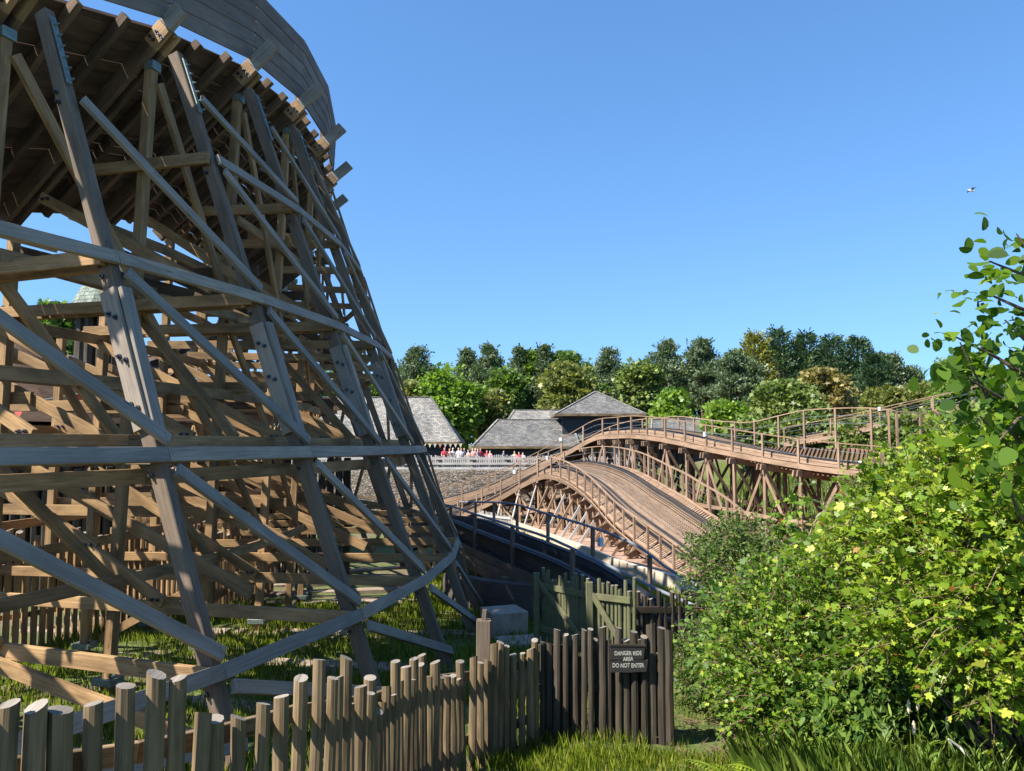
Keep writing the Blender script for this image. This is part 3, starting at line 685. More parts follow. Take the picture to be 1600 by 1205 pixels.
def gravel():
    c = [p(797, 803, 47.2), p(820, 790, 51.5), p(960, 800, 50), (8.0, 43), (19, 37.5), (21, 29), (12, 24.5), p(1140, 960, 22.6), p(1065, 960, 24.6), p(1004, 933, 27.6), p(954, 903, 31.1), p(915, 878, 34.4), p(870, 848, 38.6), p(817, 830, 44.6)]
    m = MB(); top = [Vg(x, y, .14) for x, y in c]
    cx, cy = sum(q[0] for q in c)/len(c), sum(q[1] for q in c)/len(c); C_ = Vg(cx, cy, .14); L = [Vg(cx+(x-cx)*.5, cy+(y-cy)*.5, .14) for x, y in c]; n = len(c)
    for i in range(n):
        j = (i+1) % n; m.poly([top[i], top[j], L[j], L[i]]); m.poly([L[i], L[j], C_]); m.poly([top[i]-Vector((0, 0, .5)), top[j]-Vector((0, 0, .5)), top[j], top[i]])
    o = m.build('gravel_bed', plain('pink_gravel', (.32, .205, .145), .95, 0, .6, 9, .9)); tag(o, 'pinkish gravel bed under the near hump', 'gravel', kind='structure')
gravel()
# ------------------------------------------------------------ buildings
def shingle(name, c1, c2, sc_=1):
    g = N(name); tc = g.n('ShaderNodeUVMap'); br = g.n('ShaderNodeTexBrick'); g.l(tc.outputs[0], br.inputs[0])
    br.inputs['Scale'].default_value = 1; br.inputs['Brick Width'].default_value = .28; br.inputs['Row Height'].default_value = .19; br.inputs['Mortar Size'].default_value = .012
    br.inputs['Color1'].default_value = (*c1, 1); br.inputs['Color2'].default_value = (*c2, 1); br.inputs['Mortar'].default_value = (.05, .05, .05, 1); br.inputs['Bias'].default_value = 0
    no = g.noise(tc.outputs[0], .6, 5, .6); n2 = g.noise(tc.outputs[0], 5, 3, .7)
    c = g.mix(1, br.outputs[0], g.ramp(no, [(.35, (.65, .65, .65)), (.65, (1.15, 1.13, 1.05))]), 'MULTIPLY')
    c = g.mix(1, c, g.ramp(n2, [(.3, (.6, .6, .6)), (.7, (1.2, 1.2, 1.2))]), 'MULTIPLY')
    g.l(c, g.b.inputs['Base Color']); g.b.inputs['Roughness'].default_value = .85; g.bump(br.outputs['Fac'], .6, .03); return g.m
M['shingle'] = shingle('grey_wood_shingles', (.16, .155, .14), (.32, .305, .28))
M['shingle2'] = shingle('dark_grey_shingles', (.10, .10, .097), (.20, .195, .185))
def uvplane(m, pts, mi=0):
    a = Vector(pts[0]); x = (Vector(pts[1])-a).normalized(); nrm = x.cross(Vector(pts[2])-a).normalized(); y = nrm.cross(x)
    m.poly(pts, mi, [((Vector(q)-a).dot(x), (Vector(q)-a).dot(y)) for q in pts])
def house(name, label, x0, x1, y0, y1, ze, zr, hipL, hipR, zg, roofm, wallm, ov=.5, gr=.5, extras=None):
    """eaves rectangle x0..x1,y0..y1 at ze, ridge at zr along x"""
    T = empty(name, ((x0+x1)/2, (y0+y1)/2, zg), label, 'building'); ym = (y0+y1)/2
    a, b, c, d = (x0, y0, ze), (x1, y0, ze), (x1, y1, ze), (x0, y1, ze); r0, r1 = (x0+hipL, ym, zr), (x1-hipR, ym, zr)
    m = MB(); uvplane(m, [a, b, r1, r0]); uvplane(m, [c, d, r0, r1])
    if (r1[0]-r0[0]) < .05: m = MB(); uvplane(m, [a, b, r1]); uvplane(m, [c, d, r0])
    uvplane(m, [b, c, r1]); uvplane(m, [d, a, r0])
    low = [Vector(q)-Vector((0, 0, .12)) for q in (a, b, c, d)]
    for i, (q, w_) in enumerate(((a, b), (b, c), (c, d), (d, a))): m.poly([low[i], low[(i+1) % 4], Vector(w_), Vector(q)])
    m.poly(low[::-1]); m.build('roof', roofm, T)
    m = MB()
    for q, w_ in ((a, r0), (b, r1), (r0, r1)):
        if (Vector(q)-Vector(w_)).length > .1: m.beam(Vector(q)+Vector((0, 0, .03)), Vector(w_)+Vector((0, 0, .03)), .18, .06)
    m.build('ridge_cap', M['shingle'], T)
    m = MB(); m.beam((x0, y0-.02, ze-.06), (x1, y0-.02, ze-.06), .05, .2); m.beam((x0-.02, y0, ze-.06), (x0-.02, y1, ze-.06), .05, .2); m.build('fascia', M['log'], T)
    wx0, wx1, wy0, wy1 = x0+ov, x1-ov, y0+ov, y1-ov
    for k, (P, Q) in enumerate((((wx0, wy0), (wx1, wy0)), ((wx1, wy0), (wx1, wy1)), ((wx0, wy1), (wx0, wy0)), ((wx1, wy1), (wx0, wy1)))):
        m = MB(); z = zg
        while z < ze-.05:
            hgt = min(.22, ze-.05-z); m.beam((*P, z+hgt/2), (*Q, z+hgt/2), .05, hgt-.012); z += .22
        m.build('wall', wallm, T)
    return T, (wx0, wx1, wy0, wy1)
def X(u, Y): return (u-800)/F*Y*1.0
def Z(v, Y): return at(800, v, Y).z
house('long_barn', 'long dark barn with grey shingle roof and bunting, left behind the trestle', X(400, 60), X(718, 60), 60, 68, Z(691, 60), Z(621, 64), 1.4, 2.6, -2.0, M['shingle'], M['darkwall'])
T2, _ = house('shingle_hall', 'low dark hall with grey shingle roof between the green tree and the hipped pavilion', X(738, 61), X(905, 61), 61, 68, Z(698, 61), Z(656, 64.5), 1.9, .4, -2.0, M['shingle2'], M['darkwall'])
house('rear_hall', 'hall with pale grey roof just showing above the low shingle hall', X(786, 70), X(905, 70), 70, 76, Z(668, 70), Z(641, 73), 1.0, .6, -2.0, M['shingle'], M['darkwall'])
T4, wr = house('hipped_pavilion', 'tall dark boarded pavilion with a pointed hipped shingle roof behind the coaster crest', X(868, 62), X(1010, 62), 62, 69, Z(647, 62), Z(612, 65.5), 3.5, 3.5, -2.0, M['shingle2'], M['darkwall'], ov=.6)
m = MB(); m.beam((wr[0]+.9, wr[2]-.04, -1.9), (wr[0]+.9, wr[2]-.04, .75), 1.5, .04, up=(0, 1, 0)); m.build('side_panel', plain('pale_green_boards', (.22, .26, .22), .8, 0, .25, 3), T4)
house('lean_shed', 'long low shed with grey shingle roof right of the hipped pavilion', X(1008, 66), X(1200, 66), 64, 71, Z(700, 64), Z(655, 67.5), .8, 1.5, -2.0, M['shingle2'], M['darkwall'])
# bunting under the barn eave
T = empty('bunting', (X(690, 59.4), 59.4, -2), 'row of small pale triangular flags under the barn eave', 'bunting')
za = Z(693, 59.4)
for k in range(11):
    x = X(640+k*8, 59.4); s_ = .12
    m = MB(); m.poly([(x-s_, 59.4, za), (x+s_, 59.4, za), (x, 59.38, za-.33)]); m.poly([(x+s_, 59.41, za), (x-s_, 59.41, za), (x, 59.39, za-.33)])
    m.build('flag', plain('flag_cloth_%d' % k, random.choice([(.5, .45, .3), (.45, .4, .36), (.35, .33, .3), (.45, .2, .15)]), .9), T)
m = MB(); m.tube([(X(636, 59.4), 59.4, za), (X(725, 59.4), 59.4, za)], .012, 5); m.build('cord', M['twig'], T)
# stone wall + pale fence on top
g = N('rubble_stone'); tc = g.n('ShaderNodeTexCoord'); mp = g.n('ShaderNodeMapping'); mp.inputs['Scale'].default_value = (1, 1, 2.1); g.l(tc.outputs['Object'], mp.inputs[0])
vo = g.n('ShaderNodeTexVoronoi', feature='DISTANCE_TO_EDGE'); vo.inputs['Scale'].default_value = 4.2; g.l(mp.outputs[0], vo.inputs['Vector'])
v2 = g.n('ShaderNodeTexVoronoi'); v2.inputs['Scale'].default_value = 4.2; g.l(mp.outputs[0], v2.inputs['Vector']); cv = g.n('ShaderNodeSeparateXYZ'); g.l(v2.outputs['Color'], cv.inputs[0])
c = g.ramp(cv.outputs[0], [(0, (.15, .12, .09)), (.5, (.25, .205, .155)), (1, (.36, .31, .25))]); c = g.mix(1, c, g.ramp(vo.outputs[0], [(.02, (.22, .2, .18)), (.10, (1, 1, 1))]), 'MULTIPLY')
g.l(c, g.b.inputs['Base Color']); g.b.inputs['Roughness'].default_value = .95; g.bump(vo.outputs[0], .8, .06); M['stone'] = g.m
m = MB(); xa = -45
while xa < 9.5:
    m.beam((xa, 56.2, -3.5), (xa+2.5, 56.2, -3.5), .45, 3.35+random.uniform(-.06, .06), ch=.03); xa += 2.5
o = m.build('stone_wall', M['stone']); tag(o, 'rough brown rubble stone retaining wall below the pale picket fence', 'wall')
T = empty('pale_fence', (-3, 57, -1.9), 'pale weathered picket fence with three rails on top of the stone wall', 'fence')
m = MB(); x = -44
while x < 8.5:
    m.beam((x, 57.16, -1.95), (x, 57.16, -.80+random.uniform(-.09, .09)), .1, .03, up=(0, 1, 0)); x += .15
m.build('picket_row', M['whitewood'], T)
for k in range(22):
    m = MB(); x = -44+k*2.42; m.beam((x, 57.03, -1.95), (x, 57.03, -.80), .16, .16, up=(0, 1, 0)); m.build('post', M['grey'], T)
for z in (-1.0, -1.36, -1.7): m = MB(); m.beam((-44, 56.93, z), (8.5, 56.93, z), .05, .15); m.build('rail', M['whitewood'], T)
# ------------------------------------------------------------ people behind the pale fence
def person(x, y, zg, ht, shirt, trousers, hair, face, pose, label):
    s = ht/1.75; a = pose
    P = {'pel': (0, 0, .95), 'chest': (0, 0, 1.3), 'neck': (0, 0, 1.5), 'head': (0, .02, 1.62), 'top': (0, .01, 1.73),
         'shL': (-.19, 0, 1.42), 'shR': (.19, 0, 1.42), 'elL': (-.25, .03*a, 1.13), 'elR': (.25, .10, 1.15-.05*a), 'haL': (-.24, .12, .90), 'haR': (.18, .25+.1*a, 1.0+.12*a),
         'hpL': (-.1, 0, .9), 'hpR': (.1, 0, .9), 'knL': (-.11, .04, .5), 'knR': (.11, -.02, .5), 'ftL': (-.12, 0, .07), 'ftR': (.13, -.04, .07), 'toL': (-.13, .15, .03), 'toR': (.15, .12, .03)}
    names = list(P); E_ = [('pel', 'chest'), ('chest', 'neck'), ('neck', 'head'), ('head', 'top'), ('chest', 'shL'), ('chest', 'shR'), ('shL', 'elL'), ('shR', 'elR'), ('elL', 'haL'), ('elR', 'haR'), ('pel', 'hpL'), ('pel', 'hpR'), ('hpL', 'knL'), ('hpR', 'knR'), ('knL', 'ftL'), ('knR', 'ftR'), ('ftL', 'toL'), ('ftR', 'toR')]
    rad = {'pel': .14, 'chest': .15, 'neck': .055, 'head': .095, 'top': .06, 'shL': .065, 'shR': .065, 'elL': .045, 'elR': .045, 'haL': .035, 'haR': .035, 'hpL': .095, 'hpR': .095, 'knL': .06, 'knR': .06, 'ftL': .045, 'ftR': .045, 'toL': .035, 'toR': .035}
    me = bpy.data.meshes.new('person'); me.from_pydata([Vector(P[k])*s for k in names], [(names.index(p_), names.index(q)) for p_, q in E_], [])
    o = bpy.data.objects.new('person', me); COL.objects.link(o)
    md = o.modifiers.new('skin', 'SKIN'); sv = me.skin_vertices[0].data
    for i, k in enumerate(names): sv[i].radius = (rad[k]*s, rad[k]*s*.8)
    sv[0].use_root = True
    o.modifiers.new('sub', 'SUBSURF').levels = 1
    bpy.context.view_layer.update()
    ev = o.evaluated_get(bpy.context.evaluated_depsgraph_get()); m2 = bpy.data.meshes.new_from_object(ev); m2.name = 'person'
    o.modifiers.clear(); o.data = m2; bpy.data.meshes.remove(me)
    for mt in (skinm, shirt, trousers, hairs[hair]): m2.materials.append(mt)
    for f in m2.polygons:
        f.use_smooth = True; c = f.center/s
        if c.z > 1.5: f.material_index = 3 if (c.z > 1.665 or (c.y < -.02 and c.z > 1.56)) else 0
        elif c.z > .95: f.material_index = 0 if (abs(c.x) > .2 and c.z < 1.2) or (abs(c.x) > .14 and c.y > .08) else 1
        elif c.z > .1: f.material_index = 2 if abs(c.x) < .22 else 0
        else: f.material_index = 2
    o.location = (x, y, zg); o.rotation_euler = (0, 0, face); tag(o, label, 'person', 'visitors behind the pale picket fence'); return o
skinm = plain('skin', (.55, .33, .24), .6, 0, .1); hairs = [plain('dark_hair', (.05, .03, .02), .7), plain('fair_hair', (.32, .22, .11), .7), plain('red_hat', (.55, .05, .06), .8), plain('white_hat', (.75, .73, .70), .8)]
cl = {'red': plain('red_cloth', (.55, .05, .07), .9), 'white': plain('white_cloth', (.75, .75, .74), .9), 'navy': plain('navy_cloth', (.03, .04, .09), .9), 'pink': plain('pink_cloth', (.65, .28, .30), .9), 'peach': plain('peach_cloth', (.6, .40, .28), .9), 'grey': plain('grey_cloth', (.25, .25, .26), .9), 'denim': plain('denim', (.08, .11, .18), .9)}
ppl = [(695, 'red', 2, 1.78, 'person in red shirt and red hat, leftmost behind the pale fence'), (703, 'peach', 1, 1.72, 'fair haired person in peach top just right of the red hat'), (708, 'white', 3, 1.74, 'person in white shirt and white hat beside the peach top'),
       (717, 'white', 0, 1.76, 'dark haired person in white shirt in front of the dark boards'), (721, 'white', 1, 1.68, 'fair haired person in white, right of the dark haired one'), (726, 'navy', 0, 1.7, 'person in navy top standing between white and peach'),
       (732, 'peach', 0, 1.62, 'dark haired person in peach top near the gap between barns'), (739, 'pink', 1, 1.7, 'fair haired person in pink top below the barn gap'), (743, 'peach', 3, 1.66, 'person with white hat and peach shirt by the barn gap'), (747, 'grey', 0, 1.72, 'person in grey shirt right of the white hat'),
       (751, 'red', 0, 1.74, 'dark haired person in red shirt by the hall corner'), (761, 'red', 2, 1.55, 'shorter person with red hat in front of the hall'), (766, 'pink', 0, 1.52, 'child in pink top beside the shorter red hat'), (787, 'grey', 1, 1.5, 'fair haired child in grey in front of the hall wall'),
       (804, 'peach', 1, 1.5, 'fair haired child in peach near the handrail'), (811, 'red', 0, 1.48, 'child in red, nearest to the handrail of the crest'), (817, 'white', 0, 1.45, 'small child in white, rightmost behind the fence')]
for k, (u, c_, h_, ht, lb) in enumerate(ppl):
    Y = 58.1+(k % 3)*.4; person(X(u, Y), Y, ground(X(u, Y), Y), ht-.04, cl[c_], cl['denim' if k % 2 else 'grey'], h_, math.pi+random.uniform(-1.2, 1.2), random.uniform(0, 1), lb)
# ------------------------------------------------------------ hut, pennants and clutter seen through the big turn on the left
def hut():
    c = at(20, 620, 27); zg = ground(c.x, c.y)
    T = empty('round_hut', (c.x, c.y, zg), 'round dark log hut with a conical shingle roof seen through the trestle at far left', 'hut')
    m = MB()
    for k in range(40):
        a = 6.283*k/40; m.log((c.x+2.9*math.cos(a), c.y+2.9*math.sin(a), zg), (c.x+2.9*math.cos(a), c.y+2.9*math.sin(a), .9), .22, .2, n=7, seg=1)
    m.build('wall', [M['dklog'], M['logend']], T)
    m = MB(); n = 26; ap = Vector((c.x, c.y, 3.7))
    for k in range(n):
        a, b = 6.283*k/n, 6.283*(k+1)/n; A = Vector((c.x+3.7*math.cos(a), c.y+3.7*math.sin(a), .7)); B_ = Vector((c.x+3.7*math.cos(b), c.y+3.7*math.sin(b), .7))
        uvplane(m, [A, B_, ap]); m.poly([B_-Vector((0, 0, .1)), A-Vector((0, 0, .1)), Vector((c.x, c.y, .8))])
    m.build('roof', M['deckwood'], T)
    c2 = at(175, 420, 34); zg2 = ground(c2.x, c2.y)
    T = empty('lookout_tower', (c2.x, c2.y, zg2), 'slim plank tower with greenish pointed roof seen through the trestle', 'tower')
    m = MB()
    for k in range(14):
        a = 6.283*k/14; m.log((c2.x+1.1*math.cos(a), c2.y+1.1*math.sin(a), zg2), (c2.x+1.1*math.cos(a), c2.y+1.1*math.sin(a), 5.4), .25, .22, n=7, seg=1)
    m.build('wall', [M['dklog'], M['logend']], T)
    m = MB(); ap = Vector((c2.x, c2.y, 9.0))
    for k in range(12):
        a, b = 6.283*k/12, 6.283*(k+1)/12; A = Vector((c2.x+1.8*math.cos(a), c2.y+1.8*math.sin(a), 5.3)); B_ = Vector((c2.x+1.8*math.cos(b), c2.y+1.8*math.sin(b), 5.3)); uvplane(m, [A, B_, ap])
    m.build('roof', shingle('green_shingles', (.16, .20, .16), (.26, .30, .24)), T)
    # palisade wall of tall logs
    m = MB(); x = -16.5
    T = empty('log_palisade', (-12, 25, -4.6), 'tall log palisade wall in shade deep behind the big turn', 'palisade')
    while x < -5.5:
        zt = -.6+random.uniform(-.25, .25); m.log((x, 27+.35*(x+8), -4.8), (x, 27+.35*(x+8), zt), .13, .12, n=7, seg=1); x += .27
    m.build('log_row', [M['dklog'], M['logend']], T)
hut()
PEN = plain('faded_red_cloth', (.42, .08, .065), .9, 0, .25, 6); PEN2 = plain('tan_cloth', (.42, .27, .17), .9, 0, .2, 6)
for (u, v, w_, h_, mt, lb) in [(27, 622, 24, 42, PEN, 'wide faded red pennant hanging at far left behind the trestle'), (4, 626, 16, 34, PEN2, 'tan pennant at the very left edge'), (124, 616, 17, 30, PEN, 'narrow red pennant between two inner posts'), (103, 636, 12, 24, PEN2, 'small tan pennant left of the narrow red one')]:
    Y = 18.5; a = at(u-w_/2, v, Y); b = at(u+w_/2, v, Y); c_ = at(u+1, v+h_, Y); n = 6; m = MB()
    for s_ in (0, 1):
        for i in range(n):
            f0, f1 = i/n, (i+1)/n; yo = lambda f: Vector((0, .06*math.sin(f*5)+.01*s_, 0))
            q = [a.lerp(c_, f0)+yo(f0), b.lerp(c_, f0)+yo(f0), b.lerp(c_, f1)+yo(f1), a.lerp(c_, f1)+yo(f1)]; m.poly(q if s_ else q[::-1])
    o = m.build('pennant', mt); tag(o, lb, 'pennant')
m = MB(); m.tube([at(-60, 618, 18.5), at(27, 621, 18.5), at(70, 624, 18.5), at(124, 615, 18.5), at(190, 600, 18.5)], .012, 5); o = m.build('rope', M['pipe']); tag(o, 'thin rope holding the pennants behind the trestle', 'rope')
# ------------------------------------------------------------ gull
def gull():
    c = at(1518, 298, 60); T = MB()
    T.tube([c+Vector((-.28, 0, .05)), c+Vector((-.18, 0, .04)), c, c+Vector((.18, 0, -.04)), c+Vector((.3, 0, -.09))], [.02, .06, .085, .05, .015], 8)
    o = T.build('gull', plain('white_feathers', (.75, .75, .75), .7, 0, .05), smooth=True); tag(o, 'small white and grey gull gliding in the blue sky', 'bird')
    for s_ in (-1, 1):
        m = MB(); P = [c+Vector((-.08, 0, .03)), c+Vector((-.12, .28*s_, .16)), c+Vector((.02, .68*s_, .02)), c+Vector((.06, .3*s_, .10)), c+Vector((.1, 0, .02))]
        m.poly(P); m.poly([q-Vector((0, 0, .012)) for q in P][::-1]); m.build('wing', plain('grey_feathers', (.22, .23, .25), .7, 0, .1), o)
gull()
# ------------------------------------------------------------ foliage
def mesh_np(name, V, faces_loops, sizes, mats, midx=None, parent=None, origin=None):
    me = bpy.data.meshes.new(name); nv = len(V); nl = len(faces_loops); nf = len(sizes)
    origin = np.zeros(3) if origin is None else np.array(origin, float)
    me.vertices.add(nv); me.vertices.foreach_set('co', (V-origin).astype(np.float32).ravel())
    me.loops.add(nl); me.loops.foreach_set('vertex_index', np.asarray(faces_loops, dtype=np.int32))
    me.polygons.add(nf); st = np.concatenate([[0], np.cumsum(sizes)[:-1]]).astype(np.int32)
    me.polygons.foreach_set('loop_start', st); me.polygons.foreach_set('loop_total', np.asarray(sizes, dtype=np.int32))
    for m_ in mats: me.materials.append(m_)
    if midx is not None: me.polygons.foreach_set('material_index', np.asarray(midx, dtype=np.int32))
    me.update(calc_edges=True); me.validate()
    o = bpy.data.objects.new(name, me); COL.objects.link(o); o.location = origin
    if parent is not None: o.parent = parent; o.location = Vector(origin)-parent.location
    return o
SH = {  # leaf outlines (x across, y along from the stalk)
 'maple': [(0, 0), (.26, .02), (.44, .20), (.30, .36), (.50, .60), (.44, .72), (.20, .62), (.13, .92), (0, 1.0), (-.13, .92), (-.20, .62), (-.44, .72), (-.50, .60), (-.30, .36), (-.44, .20), (-.26, .02)],
 'oval': [(0, 0), (.24, .14), (.38, .42), (.34, .72), (.16, .95), (0, 1.0), (-.16, .95), (-.34, .72), (-.38, .42), (-.24, .14)],
 'small': [(0, 0), (.3, .3), (.26, .75), (0, 1), (-.26, .75), (-.3, .3)],
 'narrow': [(0, 0), (.10, .3), (.08, .7), (0, 1), (-.08, .7), (-.10, .3)],
 'needle': [(0, 0), (.16, .35), (.05, .55), (.22, .7), (0, 1), (-.22, .75), (-.06, .5), (-.2, .3)],
 'tuft': [(0, 0), (.5, .2), (.35, .45), (.6, .75), (.15, .7), (0, 1.05), (-.2, .7), (-.6, .8), (-.35, .4), (-.45, .1)],
}
def leaves(name, P, size, shape, mat, dirs=None, flat=.5, fold=.12, parent=None, origin=None, rng=RNG, droop=0.0):
    """P (n,3) leaf base points; dirs (n,3) preferred growth direction"""
    n = len(P); sh = np.array(SH[shape]); k = len(sh)
    d = rng.normal(size=(n, 3))*.6 if dirs is None else dirs+rng.normal(size=(n, 3))*.45
    d[:, 2] -= droop; d /= np.linalg.norm(d, axis=1)[:, None]+1e-9
    nn = rng.normal(size=(n, 3))*(1-flat)+np.array([0, 0, 1.0])*flat+np.array(S)*.25*flat
    x = np.cross(d, nn); x /= np.linalg.norm(x, axis=1)[:, None]+1e-9; z = np.cross(x, d)
    s = size*np.clip(rng.lognormal(-.08, .32, n), .35, 1.7)
    a, b = sh[:, 0], sh[:, 1]
    wv = rng.uniform(.65, 1.1, n)[:, None, None]; cu_ = rng.uniform(-.05, .38, n)[:, None, None]
    V = P[:, None]+s[:, None, None]*(x[:, None]*a[None, :, None]*wv+d[:, None]*b[None, :, None]+z[:, None]*((np.abs(a)*fold*2)[None, :, None]-(b*b)[None, :, None]*cu_))
    V = V.reshape(-1, 3)
    return mesh_np(name, V, np.arange(n*k), np.full(n, k), [mat], parent=parent, origin=origin)
def blobs(centers, radii, n_cl, cl_r, per, rng=RNG, shell=.55, flatz=.7, low=None):
    """leaf positions in clumps near the surface of ellipsoids; returns pos, outward dir, clump centres"""
    centers = np.array(centers, float); radii = np.array(radii, float); w_ = radii.prod(axis=1)**(2/3); w_ /= w_.sum()
    idx = rng.choice(len(centers), n_cl, p=w_); v = rng.normal(size=(n_cl, 3)); v /= np.linalg.norm(v, axis=1)[:, None]
    rr = rng.uniform(shell, 1.0, n_cl)**.6
    lump = 1+.22*np.sin(v[:, 0]*7+idx)*np.cos(v[:, 1]*6+idx*2)*np.cos(v[:, 2]*5)
    C = centers[idx]+v*radii[idx]*(rr*lump)[:, None]
    if low is not None: C = C[C[:, 2] > low]; v = v[:len(C)]
    cr = cl_r*rng.uniform(.6, 1.4, len(C)); cnt = np.maximum(3, (per*rng.uniform(.5, 1.5, len(C))).astype(int))
    I = np.repeat(np.arange(len(C)), cnt); q = rng.normal(size=(len(I), 3))*.5; q[:, 2] *= flatz
    P = C[I]+q*cr[I][:, None]; D = P-centers.mean(axis=0); D /= np.linalg.norm(D, axis=1)[:, None]+1e-9
    return P, D*.7+q*.5, C
def stems(name, base, targets, r0, mat, parent, n=26, rng=RNG, r1=.006, tw=()):
    m = MB(); base = Vector(base)
    for t in tw: m.tube(t, [.005, .004, .002], 3)
    T_ = [Vector(t) for t in targets[rng.choice(len(targets), min(n, len(targets)), replace=False)]]
    for t in T_:
        b = base+Vector((rng.normal()*r0*2, rng.normal()*r0*2, 0)); mid1 = b.lerp(t, .35)+Vector((rng.normal(), rng.normal(), .6))*(t-b).length*.06; mid2 = b.lerp(t, .7)+Vector((rng.normal(), rng.normal(), .8))*(t-b).length*.05
        m.tube([b, mid1, mid2, t], [r0, r0*.6, r0*.35, r1], 5)
    return m.build(name, mat, parent)
# leaf colours
L = {}
L['maple'] = leafmat('field_maple_leaf', (.045, .11, .012), (.17, .275, .024), (.34, .40, .05), .36)
L['maple_y'] = leafmat('yellow_green_maple_leaf', (.07, .15, .012), (.25, .345, .026), (.48, .50, .07), .38)
L['dark'] = leafmat('dark_shrub_leaf', (.03, .075, .014), (.11, .19, .028), (.21, .28, .06), .34)
L['alder'] = leafmat('glossy_broad_leaf', (.035, .085, .012), (.11, .20, .016), (.22, .31, .03), .45, .25, .5)
L['willow'] = leafmat('grey_green_willow_leaf', (.07, .11, .04), (.17, .23, .09), (.27, .32, .15), .35)
L['red'] = leafmat('reddish_young_leaf', (.22, .07, .02), (.34, .15, .03), None, .4)
L['grass'] = leafmat('grass_blade', (.08, .125, .012), (.23, .30, .025), (.48, .42, .15), .4, .15, .65)
L['nettle'] = leafmat('tall_weed_leaf', (.07, .14, .02), (.19, .28, .04), (.30, .35, .08), .4)
L['fern'] = leafmat('fern_frond', (.14, .22, .015), (.28, .36, .025), (.38, .42, .04), .45)
L['bush_far'] = leafmat('meadow_shrub_leaf', (.08, .12, .03), (.19, .25, .06), (.29, .32, .10), .3)
def sprays(centers, radii, n, L0, per, size, rng=RNG, shell=.6, low=None):
    """leafy twigs growing outwards from ellipsoid shells; returns leaf points, directions, twig list"""
    centers = np.array(centers, float); radii = np.array(radii, float); w_ = radii.prod(axis=1)**(2/3); w_ /= w_.sum()
    P = []; D = []; tw = []; C = []
    for k in range(n):
        i = rng.choice(len(centers), p=w_); v = rng.normal(size=3); v /= np.linalg.norm(v)
        lump = 1+.36*math.sin(v[0]*6+i)*math.cos(v[1]*5+i*2)+.12*math.sin(v[2]*9+i)
        c = centers[i]+v*radii[i]*rng.uniform(shell, 1)*lump
        if low is not None and c[2] < low: continue
        d = v*np.array([1, 1, .6])+rng.normal(size=3)*.45+np.array([0, 0, .28]); d /= np.linalg.norm(d); Ls = L0*rng.uniform(.5, 1.5); tw.append((c, c+d*Ls*.55+np.array([0, 0, .02]), c+d*Ls-np.array([0, 0, Ls*.12]))); C.append(c)
        sd = np.cross(d, [0, 0, 1.0]); sd /= np.linalg.norm(sd)+1e-9; m_ = max(4, int(per*rng.uniform(.6, 1.4)))
        for q in range(m_):
            t = (q+.6)/m_; sg = 1 if q % 2 else -1; p0 = c+d*Ls*t-np.array([0, 0, Ls*.12*t*t]); P.append(p0+sd*sg*size*.35+rng.normal(size=3)*size*.3); D.append(d*.7+sd*sg*.9+rng.normal(size=3)*.2-np.array([0, 0, .15]))
    return np.array(P), np.array(D), tw, np.array(C)
def shrub(name, label, cat, base, centers, radii, ncl, clr, per, size, shape, mat, group=None, stem_r=.02, nst=26, flat=.5, low=None, extra=None, droop=0, spray=False):
    T = empty(name, base, label, cat, group)
    if spray:
        P, D, tw, C = sprays(centers, radii, ncl, clr, per, size, low=low)
    else: P, D, C = blobs(centers, radii, ncl, clr, per, low=low)
    leaves('foliage', P, size, shape, mat, D, flat=flat, parent=T, origin=base, droop=droop)
    if extra is not None:
        sel = RNG.random(len(P)) < extra[0]; leaves('young_leaves', P[sel]+RNG.normal(size=(sel.sum(), 3))*.02, size*.8, shape, extra[1], D[sel], parent=T, origin=base)
    stems('stems', base, C, stem_r, M['twig'], T, nst, tw=tw if spray else ())
    return T
def A(u, v, Y): q = at(u, v, Y); return (q.x, q.y, q.z)
# foreground right: big field maple mass and its neighbours
shrub('field_maple', 'broad bright green lobed-leaf shrub filling the middle right beside the gate fence', 'shrub', tuple(Vg(3.9, 9.3)),
      [A(1250, 985, 9.2), A(1215, 1050, 8.8), A(1335, 985, 9.0), A(1260, 1090, 8.2), A(1200, 950, 9.8), A(1335, 915, 9.6), A(1390, 1020, 8.6)], [(.82, .9, .62), (.62, .7, .6), (.8, .9, .75), (.65, .6, .5), (.38, .6, .34), (.7, .8, .42), (.7, .7, .75)],
      3300, .30, 14, .051, 'maple', L['maple'], nst=60, spray=True, flat=.3, extra=(.012, L['red']))
shrub('maple_thicket', 'yellow-green sunlit lobed-leaf thicket at the right edge under the alder', 'shrub', tuple(Vg(4.2, 6.4)),
      [A(1500, 880, 6.6), A(1560, 780, 6.4), A(1450, 800, 7.4), A(1400, 860, 8.0), A(1540, 980, 6.2), A(1470, 990, 6.9), A(1590, 900, 6.0), A(1440, 800, 7.8), A(1535, 760, 7.0), A(1600, 1040, 6.1)], [(.62, .7, .5), (.55, .6, .5), (.6, .6, .45), (.6, .6, .4), (.5, .5, .36), (.55, .5, .35), (.5, .6, .5), (.42, .5, .32), (.42, .5, .3), (.4, .4, .3)],
      2700, .30, 14, .058, 'maple', L['maple_y'], nst=60, spray=True, flat=.3, extra=(.01, L['red']))
shrub('hawthorn_shrub', 'small-leaved dark green shrub in front of the crest trestle, left of the maple', 'shrub', tuple(Vg(3.9, 13.4)),
      [A(1125, 850, 13.5), A(1110, 890, 13), A(1165, 835, 13.8), A(1160, 890, 13.2), A(1205, 880, 13.0), A(1140, 930, 12.6), A(1190, 940, 12.3)], [(.36, .6, .26), (.3, .5, .32), (.4, .6, .22), (.5, .6, .4), (.45, .6, .3), (.4, .5, .35), (.5, .6, .5)], 950, .32, 14, .055, 'small', L['dark'], nst=40, flat=.4, spray=True)
